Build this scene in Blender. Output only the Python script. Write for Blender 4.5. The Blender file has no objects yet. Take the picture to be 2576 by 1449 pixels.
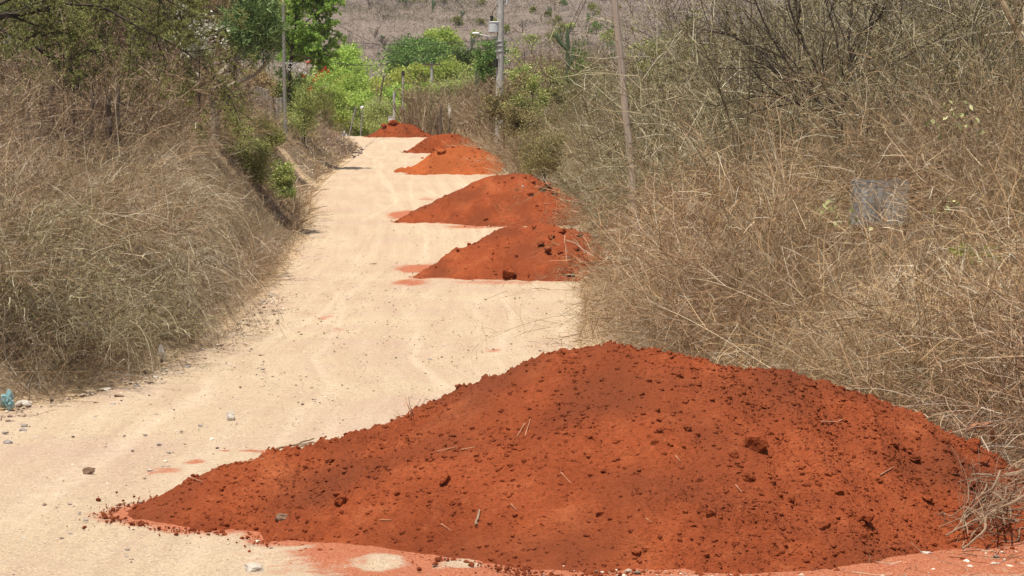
import bpy, bmesh, math, random
import numpy as np
from mathutils import Vector

random.seed(7)
RNG = np.random.default_rng(11)
SC = bpy.context.scene
COL = SC.collection
F, CX, CY, YH = 5510.0, 1288.0, 724.5, 425.0      # photo measured on a 2576 x 1449 grid
CAMZ = 2.83
TH = math.atan((CY - YH) / F)
R = math.radians

# ------------------------------------------------------------------ scene, camera, light
cam_d = bpy.data.cameras.new('camera'); cam = bpy.data.objects.new('camera', cam_d); COL.objects.link(cam)
cam_d.sensor_width = 36.0; cam_d.lens = F / 2576.0 * 36.0
cam_d.clip_start = 0.1; cam_d.clip_end = 4000
cam.location = (0, 0, CAMZ); cam.rotation_euler = (math.pi / 2 - TH, 0, 0)
SC.camera = cam
SC.view_settings.view_transform = 'Standard'; SC.view_settings.look = 'None'
SC.view_settings.gamma = 1.0; SC.view_settings.exposure = 0.42
SC.cycles.max_bounces = 6; SC.cycles.diffuse_bounces = 3; SC.cycles.transmission_bounces = 3

SUNV = Vector((-0.13, -0.28, 0.95)).normalized()     # towards the sun
sel = math.asin(SUNV.z); saz = math.atan2(SUNV.x, SUNV.y)
w = bpy.data.worlds.new('World'); SC.world = w; w.use_nodes = True
nt = w.node_tree; bg = nt.nodes['Background']
sky = nt.nodes.new('ShaderNodeTexSky'); sky.sky_type = 'NISHITA'; sky.sun_disc = False
sky.sun_elevation = sel; sky.sun_rotation = saz; sky.dust_density = 3.0
nt.links.new(sky.outputs[0], bg.inputs[0]); bg.inputs[1].default_value = 0.095
sl = bpy.data.lights.new('sun', 'SUN'); sl.energy = 4.8; sl.angle = R(0.5); sl.color = (1.0, 0.95, 0.86)
so = bpy.data.objects.new('sun', sl); COL.objects.link(so)
so.rotation_euler = (-SUNV).to_track_quat('-Z', 'Y').to_euler(); so.location = (30, 40, 80)

# ------------------------------------------------------------------ noise
def hsh(ix, iy, iz, seed):
    h = (ix.astype(np.int64) * 374761393 + iy.astype(np.int64) * 668265263 + iz.astype(np.int64) * 2147483647 + seed * 1274126177) & 0xFFFFFFFF
    h = ((h ^ (h >> 13)) * 1274126177) & 0xFFFFFFFF
    h = ((h ^ (h >> 15)) * 2246822519) & 0xFFFFFFFF
    return ((h ^ (h >> 16)) & 0xFFFFFF) / float(0xFFFFFF)
def vn2(x, y, seed=0):
    x = np.asarray(x, float); y = np.asarray(y, float)
    ix = np.floor(x); iy = np.floor(y); fx = x - ix; fy = y - iy
    fx = fx * fx * (3 - 2 * fx); fy = fy * fy * (3 - 2 * fy); z = np.zeros_like(ix)
    a = hsh(ix, iy, z, seed); b = hsh(ix + 1, iy, z, seed); c = hsh(ix, iy + 1, z, seed); d = hsh(ix + 1, iy + 1, z, seed)
    return ((a * (1 - fx) + b * fx) * (1 - fy) + (c * (1 - fx) + d * fx) * fy) * 2 - 1
def fbm(x, y, octv=4, seed=0):
    s = 0; a = 1.0; t = 0
    for o in range(octv):
        s = s + a * vn2(np.asarray(x) * 2 ** o + 17.3 * o, np.asarray(y) * 2 ** o - 9.1 * o, seed + o); t += a; a *= 0.5
    return s / t
def sstep(a, b, x):
    t = np.clip((np.asarray(x, float) - a) / (b - a), 0, 1); return t * t * (3 - 2 * t)
def pchip(xs, ys):
    xs = np.array(xs, float); ys = np.array(ys, float); h = np.diff(xs); dl = np.diff(ys) / h
    m = np.zeros_like(ys); m[0] = dl[0]; m[-1] = dl[-1]
    for i in range(1, len(xs) - 1):
        if dl[i - 1] * dl[i] > 0:
            w1 = 2 * h[i] + h[i - 1]; w2 = h[i] + 2 * h[i - 1]
            m[i] = (w1 + w2) / (w1 / dl[i - 1] + w2 / dl[i])
    def f(x):
        x = np.clip(np.asarray(x, float), xs[0], xs[-1]); i = np.clip(np.searchsorted(xs, x) - 1, 0, len(xs) - 2)
        t = (x - xs[i]) / h[i]
        return ((2*t**3-3*t**2+1)*ys[i] + (t**3-2*t**2+t)*h[i]*m[i] + (-2*t**3+3*t**2)*ys[i+1] + (t**3-t**2)*h[i]*m[i+1])
    return f

# ------------------------------------------------------------------ terrain
zr = pchip([0, 45, 55, 70, 85, 100, 125, 145, 155, 163, 175, 200, 260, 1200],
           [0, 0, 0.03, 0.99, 1.67, 2.56, 3.67, 4.75, 5.11, 5.12, 4.45, 2.6, 1.5, 1.5])
def at(px, py, d):
    u = (px - CX) / F; v = (CY - py) / F
    dy = math.cos(TH) + v * math.sin(TH); dz = -math.sin(TH) + v * math.cos(TH)
    return Vector((u / dy * d, d, CAMZ + dz / dy * d))
def hit(px, py, hf=None, d0=6.0, d1=300.0):
    d = d0
    while d < d1:
        p = at(px, py, d)
        z = float(zr(d)) if hf is None else float(hf(p.x, d))
        if p.z <= z: return Vector((p.x, d, z))
        d += 0.02 if d < 60 else 0.1
    p = at(px, py, d1); return p
LE = [(0, 1040), (270, 985), (410, 905), (500, 880), (580, 830), (640, 775), (720, 680), (768, 600), (790, 545), (800, 480), (838, 440), (880, 400), (903, 375), (868, 347)]
RE = [(1462, 870), (1475, 800), (1465, 740), (1490, 640), (1400, 520), (1235, 430), (1210, 385), (1150, 350)]
lp = [hit(*p) for p in LE]; rp = [hit(*p) for p in RE]
XL = pchip([0, 14, 20] + [p.y for p in lp[:-1]] + [151, 166, 185, 260, 1200], [-9, -8, -7.2] + [p.x for p in lp[:-1]] + [-11.9, -13.8, -15.8, -22, -22])
XR = pchip([0, 14, 20, 27] + [p.y for p in rp[:-1]] + [160, 185, 260, 1200], [6.0, 5.2, 4.5, 2.6] + [p.x for p in rp[:-1]] + [-4.2, -6.5, -15, -15])
bkL = pchip([0, 15, 24, 30, 44, 62, 84, 130, 150, 165, 200], [0.5, 0.5, 0.9, 1.6, 2.0, 3.1, 3.0, 1.8, 1.0, 0.5, 0])
wdL = pchip([0, 15, 24, 30, 44, 60, 130, 200], [3.5, 3, 2.6, 1.8, 1.5, 3.2, 3.5, 4])
bkR = pchip([0, 15, 30, 60, 100, 150, 200], [0.9, 1.1, 2.0, 2.1, 1.8, 1.2, 0.3])
def H(X, d):
    X = np.asarray(X, float); d = np.asarray(d, float)
    z = zr(d); dl = XL(d) - X; dr = X - XR(d)
    ol = np.clip(dl, 0, None); orr = np.clip(dr, 0, None)
    z = z + bkL(d) * sstep(0, 1, ol / wdL(d)) + 0.05 * np.clip(ol - wdL(d), 0, 40)
    z = z + bkR(d) * sstep(-0.15, 1, orr / 5.0) * (orr > 0) + 0.10 * np.clip(orr - 4, 0, 60)
    out = np.clip(np.maximum(ol, orr) / 2.0, 0, 1)
    z = z + out * (0.42 * fbm(X * 0.42, d * 0.42, 3, 5) + 0.06 * fbm(X * 2.2, d * 2.2, 2, 9))
    hz = 3.0 + 0.135 * np.clip(d - 225, 0, 420) + 0.32 * np.clip(d - 645, 0, None) + 2.2 * fbm(X / 40.0, d / 40.0, 3, 21)
    k = sstep(185, 250, d)
    return z * (1 - k) + hz * k
def P3(px, py, d): return at(px, py, d)

# ------------------------------------------------------------------ mesh helpers
def mesh_from(name, V, quads=None, tris=None, qm=None, tm=None, smooth=False):
    V = np.asarray(V, np.float32); me = bpy.data.meshes.new(name)
    nq = 0 if quads is None else len(quads); ntr = 0 if tris is None else len(tris)
    me.vertices.add(len(V)); me.vertices.foreach_set('co', V.ravel())
    loops = []
    if nq: loops.append(np.asarray(quads, np.int32).ravel())
    if ntr: loops.append(np.asarray(tris, np.int32).ravel())
    lv = np.concatenate(loops); me.loops.add(len(lv)); me.loops.foreach_set('vertex_index', lv)
    me.polygons.add(nq + ntr)
    st = np.concatenate([np.arange(nq) * 4, nq * 4 + np.arange(ntr) * 3]).astype(np.int32)
    me.polygons.foreach_set('loop_start', st)
    mi = np.concatenate([np.zeros(nq, np.int32) if qm is None else np.asarray(qm, np.int32), np.zeros(ntr, np.int32) if tm is None else np.asarray(tm, np.int32)])
    me.polygons.foreach_set('material_index', mi)
    me.polygons.foreach_set('use_smooth', np.full(nq + ntr, smooth, bool))
    me.update(calc_edges=True); me.validate(verbose=False)
    return me
class Acc:
    def __init__(s): s.V = []; s.Q = []; s.T = []; s.n = 0
    def add(s, V, Q=None, T=None):
        V = np.asarray(V, np.float32).reshape(-1, 3)
        if Q is not None and len(Q): s.Q.append(np.asarray(Q) + s.n)
        if T is not None and len(T): s.T.append(np.asarray(T) + s.n)
        s.V.append(V); s.n += len(V)
    def mesh(s, name, smooth=False):
        return mesh_from(name, np.concatenate(s.V), np.concatenate(s.Q) if s.Q else None, np.concatenate(s.T) if s.T else None, smooth=smooth)
    def obj(s, name, mats, parent=None, smooth=False):
        return mkobj(name, s.mesh(name, smooth), mats, parent)
def mkobj(name, me, mats, parent=None):
    for m in (mats if isinstance(mats, (list, tuple)) else [mats]): me.materials.append(m)
    o = bpy.data.objects.new(name, me); COL.objects.link(o)
    if parent is not None: o.parent = parent
    return o
def tag(o, label=None, cat=None, group=None, kind=None):
    if label: o['label'] = label
    if cat: o['category'] = cat
    if group: o['group'] = group
    if kind: o['kind'] = kind
    return o
def empty(name, loc, label, cat, group=None, rz=0):
    o = bpy.data.objects.new(name, None); COL.objects.link(o); o.location = loc; o.rotation_euler = (0, 0, rz)
    o.empty_display_size = 0.2
    return tag(o, label, cat, group)
def copy_tree(o, loc, rot=(0, 0, 0), sc=1.0, label=None, group=None):
    c = o.copy(); COL.objects.link(c); c.location = loc; c.rotation_euler = rot
    c.scale = (sc, sc, sc) if not isinstance(sc, (tuple, list)) else sc
    if label: c['label'] = label
    if group: c['group'] = group
    for ch in o.children:
        k = ch.copy(); COL.objects.link(k); k.parent = c
    return c
def nrm(a): return a / np.maximum(np.linalg.norm(a, axis=-1, keepdims=True), 1e-9)

def tubes(acc, P, Rd, sides=3):
    """P (N,K,3), Rd (N,K): closed-off thin tubes"""
    N, K, _ = P.shape
    if N == 0: return
    T = np.gradient(P, axis=1); T = nrm(T)
    ref = nrm(RNG.normal(size=(N, 1, 3))); A = nrm(np.cross(T, np.broadcast_to(ref, T.shape))); B = np.cross(T, A)
    ang = np.arange(sides) * 2 * math.pi / sides
    V = P[:, :, None, :] + Rd[:, :, None, None] * (np.cos(ang)[None, None, :, None] * A[:, :, None, :] + np.sin(ang)[None, None, :, None] * B[:, :, None, :])
    base = (np.arange(N) * K * sides)[:, None, None]
    k = (np.arange(K - 1) * sides)[None, :, None]; s = np.arange(sides)[None, None, :]; s2 = (s + 1) % sides
    Q = np.stack([base + k + s, base + k + s2, base + k + sides + s2, base + k + sides + s], -1).reshape(-1, 4)
    T_ = None
    if sides >= 5:
        V = np.concatenate([V.reshape(-1, 3), P[:, 0], P[:, -1]]); nb = N * K * sides; T_ = []
        b0 = np.arange(N)[:, None] * K * sides; s = np.arange(sides)[None, :]; s2 = (s + 1) % sides; cc = np.arange(N)[:, None] + 0 * s
        T_ = np.concatenate([np.stack([b0 + s2, b0 + s, nb + cc], -1).reshape(-1, 3), np.stack([b0 + (K - 1) * sides + s, b0 + (K - 1) * sides + s2, nb + N + cc], -1).reshape(-1, 3)])
    acc.add(V.reshape(-1, 3), Q, T_)
def ribbons(acc, P, Wd):
    N, K, _ = P.shape
    if N == 0: return
    T = nrm(np.gradient(P, axis=1)); ref = nrm(RNG.normal(size=(N, 1, 3)) + np.array([0, 0.0, 0]))
    A = nrm(np.cross(T, np.broadcast_to(ref, T.shape)))
    V = np.stack([P - A * Wd[:, :, None] * 0.5, P + A * Wd[:, :, None] * 0.5], 2)
    base = (np.arange(N) * K * 2)[:, None]; k = (np.arange(K - 1) * 2)[None, :]
    Q = np.stack([base + k, base + k + 1, base + k + 3, base + k + 2], -1).reshape(-1, 4)
    acc.add(V.reshape(-1, 3), Q)
def leaves(acc, C, L, Wd, D=None, flat=0.0):
    """diamond leaves, slightly folded: C (N,3) base points, L lengths, W widths, D directions"""
    N = len(C)
    if N == 0: return
    if D is None: D = RNG.normal(size=(N, 3))
    D = nrm(D); S = RNG.normal(size=(N, 3)); S[:, 2] *= (1 - flat); S = nrm(np.cross(D, nrm(S)))
    if flat > 0:
        S[:, 2] *= (1 - flat); S = nrm(S)
    U = np.cross(D, S); L = np.asarray(L).reshape(-1, 1) * np.ones((N, 1)); Wd = np.asarray(Wd).reshape(-1, 1) * np.ones((N, 1))
    m = C + D * L * 0.45
    V = np.stack([C, m + S * Wd * 0.5 + U * Wd * 0.12, C + D * L, m - S * Wd * 0.5 + U * Wd * 0.12], 1)
    b = np.arange(N)[:, None] * 4
    acc.add(V.reshape(-1, 3), None, np.concatenate([b + np.array([[0, 1, 2]]), b + np.array([[0, 2, 3]])], 0))
def paths(S, D, L, K, wig=0.15, droop=0.0, bend=0.0):
    """grow N paths from S along D"""
    N = len(S); D = nrm(D); P = np.zeros((N, K, 3)); P[:, 0] = S; cur = D.copy()
    bv = RNG.normal(size=(N, 3)) * bend; st = (np.asarray(L).reshape(-1, 1) * np.ones((N, 1))) / (K - 1)
    for k in range(1, K):
        P[:, k] = P[:, k - 1] + cur * st
        cur = nrm(cur + RNG.normal(size=(N, 3)) * wig + bv + np.array([0, 0, -droop]))
    return P
def grow(P, n, t0, t1, Lm, Lv, spread, up, K=4, wig=0.15, droop=0.0, bend=0.0, Ls=None):
    """n children on every parent path"""
    N, Kp, _ = P.shape
    if N == 0 or n == 0: return np.zeros((0, K, 3)), np.zeros(0)
    idx = np.repeat(np.arange(N), n); t = RNG.uniform(t0, t1, len(idx)) * (Kp - 1)
    k = np.clip(np.floor(t).astype(int), 0, Kp - 2); f = (t - k)[:, None]
    a = P[idx, k]; b = P[idx, k + 1]; S = a * (1 - f) + b * f; T = nrm(b - a)
    D = T + RNG.normal(size=S.shape) * spread + np.array([0, 0, up])
    L = Lm * (1 + RNG.uniform(-Lv, Lv, len(idx))) * (1.15 - 0.5 * t / (Kp - 1))
    return paths(S, D, L, K, wig, droop, bend), L
def along(P, n, t0=0.2, t1=1.0):
    N, K, _ = P.shape
    idx = RNG.integers(0, N, n); t = RNG.uniform(t0, t1, n) * (K - 1); k = np.clip(np.floor(t).astype(int), 0, K - 2); f = (t - k)[:, None]
    return P[idx, k] * (1 - f) + P[idx, k + 1] * f, nrm(P[idx, k + 1] - P[idx, k])
def taper(N, K, r0, r1, var=0.3):
    return (np.linspace(r0, r1, K)[None, :] * (1 + RNG.uniform(-var, var, (N, 1))))

# ------------------------------------------------------------------ materials
def newmat(name):
    m = bpy.data.materials.new(name); m.use_nodes = True; n = m.node_tree; n.nodes.clear()
    out = n.nodes.new('ShaderNodeOutputMaterial'); return m, n, out
def N_(n, t, **kw):
    o = n.nodes.new(t)
    for k, v in kw.items(): setattr(o, k, v)
    return o
def ramp(n, fac, cols):
    r = n.nodes.new('ShaderNodeValToRGB'); e = r.color_ramp.elements
    while len(e) < len(cols): e.new(0.5)
    for i, (p, c) in enumerate(cols): e[i].position = p; e[i].color = (c[0], c[1], c[2], 1)
    n.links.new(fac, r.inputs[0]); return r.outputs[0]
def noise(n, vec, scale, detail=4, rough=0.55):
    t = n.nodes.new('ShaderNodeTexNoise'); t.inputs['Scale'].default_value = scale; t.inputs['Detail'].default_value = detail; t.inputs['Roughness'].default_value = rough
    if vec is not None: n.links.new(vec, t.inputs['Vector'])
    return t.outputs['Fac']
def mixc(n, fac, a, b, mode='MIX'):
    m = n.nodes.new('ShaderNodeMix'); m.data_type = 'RGBA'; m.blend_type = mode
    for s, v in ((0, fac), (6, a), (7, b)):
        if hasattr(v, 'links'): n.links.new(v, m.inputs[s])
        else: m.inputs[s].default_value = v if s == 0 else (v[0], v[1], v[2], 1)
    return m.outputs[2]
def mth(n, op, a, b=None, c=None):
    m = n.nodes.new('ShaderNodeMath'); m.operation = op
    for i, v in enumerate((a, b, c)):
        if v is None: continue
        if hasattr(v, 'links'): n.links.new(v, m.inputs[i])
        else: m.inputs[i].default_value = v
    return m.outputs[0]
def diffuse(n, out, col, rough=0.9, spec=0.15, bump=None, bstr=0.3, bdist=0.02):
    b = n.nodes.new('ShaderNodeBsdfPrincipled'); b.inputs['Roughness'].default_value = rough
    b.inputs['Specular IOR Level'].default_value = spec
    if hasattr(col, 'links'): n.links.new(col, b.inputs['Base Color'])
    else: b.inputs['Base Color'].default_value = (*col, 1)
    if bump is not None:
        bp = n.nodes.new('ShaderNodeBump'); bp.inputs['Strength'].default_value = bstr; bp.inputs['Distance'].default_value = bdist
        n.links.new(bump, bp.inputs['Height']); n.links.new(bp.outputs[0], b.inputs['Normal'])
    n.links.new(b.outputs[0], out.inputs[0]); return b
def mat_fibre(name, cols, trans=0.0, patch=None, pscale=0.35, rough=0.85):
    """twigs, straw and leaves: colour drawn per island, shifted in broad patches"""
    m, n, out = newmat(name)
    g = N_(n, 'ShaderNodeNewGeometry'); oi = N_(n, 'ShaderNodeObjectInfo')
    c = ramp(n, g.outputs['Random Per Island'], cols)
    hv = N_(n, 'ShaderNodeHueSaturation'); n.links.new(c, hv.inputs['Color'])
    n.links.new(mth(n, 'MULTIPLY_ADD', oi.outputs['Random'], 0.5, 0.75), hv.inputs['Value'])
    n.links.new(mth(n, 'MULTIPLY_ADD', oi.outputs['Random'], 0.03, 0.485), hv.inputs['Hue'])
    c = hv.outputs[0]
    if patch:
        f = noise(n, g.outputs['Position'], pscale, 2)
        f = ramp(n, f, [(0.42, (0, 0, 0)), (0.62, (1, 1, 1))])
        c = mixc(n, f, c, mixc(n, 0.6, c, patch))
    b = N_(n, 'ShaderNodeBsdfPrincipled'); b.inputs['Roughness'].default_value = rough; b.inputs['Specular IOR Level'].default_value = 0.2
    n.links.new(c, b.inputs['Base Color'])
    if trans > 0:
        t = N_(n, 'ShaderNodeBsdfTranslucent'); n.links.new(c, t.inputs[0]); mx = N_(n, 'ShaderNodeMixShader'); mx.inputs[0].default_value = trans
        n.links.new(b.outputs[0], mx.inputs[1]); n.links.new(t.outputs[0], mx.inputs[2]); n.links.new(mx.outputs[0], out.inputs[0])
    else: n.links.new(b.outputs[0], out.inputs[0])
    return m
def mat_plain(name, c1, c2, scale=8, rough=0.8, spec=0.2, bstr=0.2, stretch=None):
    m, n, out = newmat(name); tc = N_(n, 'ShaderNodeTexCoord'); v = tc.outputs['Object']
    if stretch:
        mp = N_(n, 'ShaderNodeMapping'); mp.inputs['Scale'].default_value = stretch; n.links.new(v, mp.inputs[0]); v = mp.outputs[0]
    f = noise(n, v, scale, 6, 0.65)
    diffuse(n, out, ramp(n, f, [(0.3, c1), (0.7, c2)]), rough, spec, f, bstr, 0.01); return m

M = {}
M['straw'] = mat_fibre('straw', [(0, (0.079, 0.049, 0.024)), (.36, (0.330, 0.211, 0.115)), (.7, (0.463, 0.317, 0.186)), (.93, (0.588, 0.508, 0.371)), (1, (0.544, 0.486, 0.403))], 0.1, (0.220, 0.165, 0.083), 0.3)
M['pale_straw'] = mat_fibre('pale_straw', [(0, (.10, .07, .04)), (.3, (.28, .21, .13)), (.7, (.44, .35, .23)), (1, (.58, .49, .36))], 0.12)
M['straw_orange'] = mat_fibre('straw_orange', [(0, (0.081, 0.047, 0.023)), (.36, (0.358, 0.215, 0.107)), (.7, (0.502, 0.327, 0.179)), (.93, (0.624, 0.536, 0.383)), (1, (0.530, 0.473, 0.381))], 0.1, (0.239, 0.175, 0.095), 0.25)
M['olive_twig'] = mat_fibre('olive_twig', [(0, (0.080, 0.063, 0.038)), (.5, (0.218, 0.179, 0.102)), (.9, (0.350, 0.298, 0.182)), (1, (0.612, 0.553, 0.408))])
M['olive_leaf'] = mat_fibre('olive_leaf', [(0, (0.126, 0.119, 0.042)), (.6, (0.280, 0.238, 0.098)), (1, (0.476, 0.378, 0.182))], 0.3)
M['brown_twig'] = mat_fibre('brown_twig', [(0, (0.068, 0.046, 0.030)), (.5, (0.216, 0.142, 0.088)), (.9, (0.338, 0.236, 0.149)), (1, (0.567, 0.459, 0.338))])
M['brown_leaf'] = mat_fibre('brown_leaf', [(0, (0.145, 0.094, 0.051)), (.6, (0.304, 0.203, 0.109)), (1, (0.478, 0.362, 0.203))], 0.2)
M['grey_twig'] = mat_fibre('grey_twig', [(0, (0.095, 0.070, 0.061)), (.5, (0.230, 0.183, 0.156)), (1, (0.459, 0.392, 0.338))])
M['hill_twig'] = mat_fibre('hill_twig', [(0, (0.135, 0.103, 0.085)), (.5, (0.224, 0.175, 0.148)), (.9, (0.305, 0.247, 0.210)), (1, (0.413, 0.359, 0.314))], 0.1, (.15, .135, .075), 0.022)
M['dark_bark'] = mat_plain('dark_bark', (.025, .018, .013), (.075, .055, .04), 30)
M['pale_bark'] = mat_plain('pale_bark', (0.195, 0.156, 0.111), (0.390, 0.325, 0.247), 14, stretch=(1, 1, 5))
M['bright_leaf'] = mat_fibre('bright_leaf', [(0, (0.176, 0.264, 0.045)), (.5, (0.353, 0.480, 0.092)), (1, (0.599, 0.666, 0.167))], 0.4)
M['lime_leaf'] = mat_fibre('lime_leaf', [(0, (0.226, 0.292, 0.040)), (.5, (0.432, 0.521, 0.101)), (1, (0.656, 0.696, 0.182))], 0.4)
M['deep_leaf'] = mat_fibre('deep_leaf', [(0, (0.071, 0.133, 0.033)), (.5, (0.148, 0.251, 0.061)), (1, (0.297, 0.397, 0.113))], 0.35)
M['feather_leaf'] = mat_fibre('feather_leaf', [(0, (0.150, 0.256, 0.052)), (.6, (0.325, 0.510, 0.103)), (1, (0.650, 0.791, 0.206))], 0.4)
M['acacia_leaf'] = mat_fibre('acacia_leaf', [(0, (0.157, 0.185, 0.048)), (.6, (0.315, 0.343, 0.100)), (1, (0.583, 0.575, 0.224))], 0.3)
M['pencil_green'] = mat_fibre('pencil_green', [(0, (0.068, 0.105, 0.033)), (.6, (0.150, 0.210, 0.068)), (1, (0.315, 0.375, 0.150))])
M['yellow_leaf'] = mat_fibre('yellow_leaf', [(0, (0.126, 0.140, 0.028)), (.5, (0.235, 0.243, 0.055)), (1, (0.343, 0.337, 0.110))], 0.35)
M['silver_leaf'] = mat_fibre('silver_leaf', [(0, (0.240, 0.240, 0.168)), (.6, (0.408, 0.396, 0.288)), (1, (0.660, 0.648, 0.528))], 0.25)
M['pale_leaf'] = mat_fibre('pale_leaf', [(0, (.22, .22, .09)), (.6, (.38, .37, .17)), (1, (.55, .52, .28))], 0.3)
M['red_flower'] = mat_fibre('red_flower', [(0, (.30, .01, .03)), (1, (.50, .03, .07))], 0.3)
M['white_flower'] = mat_fibre('white_flower', [(0, (.65, .65, .65)), (1, (.8, .8, .8))], 0.2)
M['cactus'] = mat_plain('cactus_skin', (.04, .065, .03), (.10, .13, .065), 6, stretch=(4, 4, .5))
M['wood_pole'] = mat_plain('weathered_wood', (0.275, 0.205, 0.156), (0.450, 0.358, 0.286), 5, stretch=(6, 6, .4))
M['wood_dark'] = mat_plain('dark_wood', (.05, .035, .025), (.14, .10, .07), 6, stretch=(6, 6, .6))
M['wood_grey'] = mat_plain('grey_wood', (.14, .125, .11), (.28, .26, .23), 6, stretch=(6, 6, .6))
M['wood_cut'] = mat_plain('cut_wood', (.34, .30, .24), (.5, .46, .38), 12)
M['concrete'] = mat_plain('concrete', (.30, .28, .25), (.46, .43, .39), 4)
M['metal'] = mat_plain('grey_paint', (.42, .43, .43), (.56, .57, .57), 5, 0.5, 0.4, 0.05)
M['black'] = mat_plain('black_rubber', (.012, .012, .012), (.03, .03, .03), 8, 0.6)
M['wire'] = mat_plain('wire_sheath', (.03, .03, .03), (.06, .055, .05), 8, 0.6)
M['white'] = mat_plain('white_plastic', (.62, .62, .60), (.78, .78, .76), 5, 0.5, 0.4, 0.05)
M['skin'] = mat_plain('skin', (.28, .16, .10), (.34, .20, .13), 8)
M['shirt'] = mat_plain('shirt_cloth', (.50, .53, .60), (.66, .68, .74), 8)
M['jeans'] = mat_plain('jeans_cloth', (.03, .04, .07), (.06, .08, .12), 10)
M['stone_grey'] = mat_plain('grey_stone', (.16, .14, .13), (.34, .30, .27), 9, bstr=.5)
M['stone_pale'] = mat_plain('pale_stone', (0.336, 0.288, 0.232), (0.496, 0.448, 0.376), 9, bstr=.5)
M['stone_brown'] = mat_plain('brown_stone', (.12, .07, .045), (.22, .14, .09), 9, bstr=.5)
M['teal'] = mat_plain('teal_plastic', (0.072, 0.216, 0.228), (0.270, 0.372, 0.372), 14, 0.35, 0.5, 0.05)
M['stick'] = mat_plain('stick_bark', (0.160, 0.101, 0.058), (0.320, 0.216, 0.137), 20)
M['red_stick'] = mat_plain('dusty_stick', (.26, .10, .05), (.44, .22, .12), 20)

def mat_soil(name, dark, mid, light, gravelly=1.0):
    m, n, out = newmat(name); g = N_(n, 'ShaderNodeNewGeometry'); p = g.outputs['Position']
    a = noise(n, p, 1.1, 5, 0.6); b = noise(n, p, 28, 6, 0.7); c = noise(n, p, 6, 4, 0.6)
    col = ramp(n, a, [(0.32, dark), (0.55, mid), (0.75, light)])
    col = mixc(n, mth(n, 'MULTIPLY', ramp(n, b, [(0.38, (1, 1, 1)), (0.55, (0, 0, 0))]), 0.45), col, tuple(x * 0.62 for x in dark))
    col = mixc(n, ramp(n, c, [(0.55, (0, 0, 0)), (0.8, (.6, .6, .6))]), col, light)
    e = noise(n, p, 0.75, 3, 0.5); col = mixc(n, ramp(n, e, [(0.38, (.95, .95, .95)), (0.56, (0, 0, 0))]), col, tuple(x * f for x, f in zip(dark, (.86, .98, 1.1))))
    vor = N_(n, 'ShaderNodeTexVoronoi'); vor.inputs['Scale'].default_value = 46; vor.inputs['Randomness'].default_value = 1.0; n.links.new(p, vor.inputs['Vector'])
    h = mth(n, 'ADD', mth(n, 'MULTIPLY', vor.outputs['Distance'], -0.35), mth(n, 'MULTIPLY', b, 1.3))
    diffuse(n, out, col, 0.95, 0.08, h, 0.9 * gravelly, 0.03); return m
M['soil'] = mat_soil('red_earth', (0.206, 0.046, 0.016), (0.288, 0.067, 0.023), (0.390, 0.115, 0.044))
M['soil_orange'] = mat_soil('orange_earth', (0.315, 0.073, 0.020), (0.398, 0.102, 0.029), (0.465, 0.140, 0.048))
M['soil_dark'] = mat_soil('dark_red_earth', (0.200, 0.042, 0.013), (0.260, 0.058, 0.017), (0.330, 0.085, 0.028))

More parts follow.
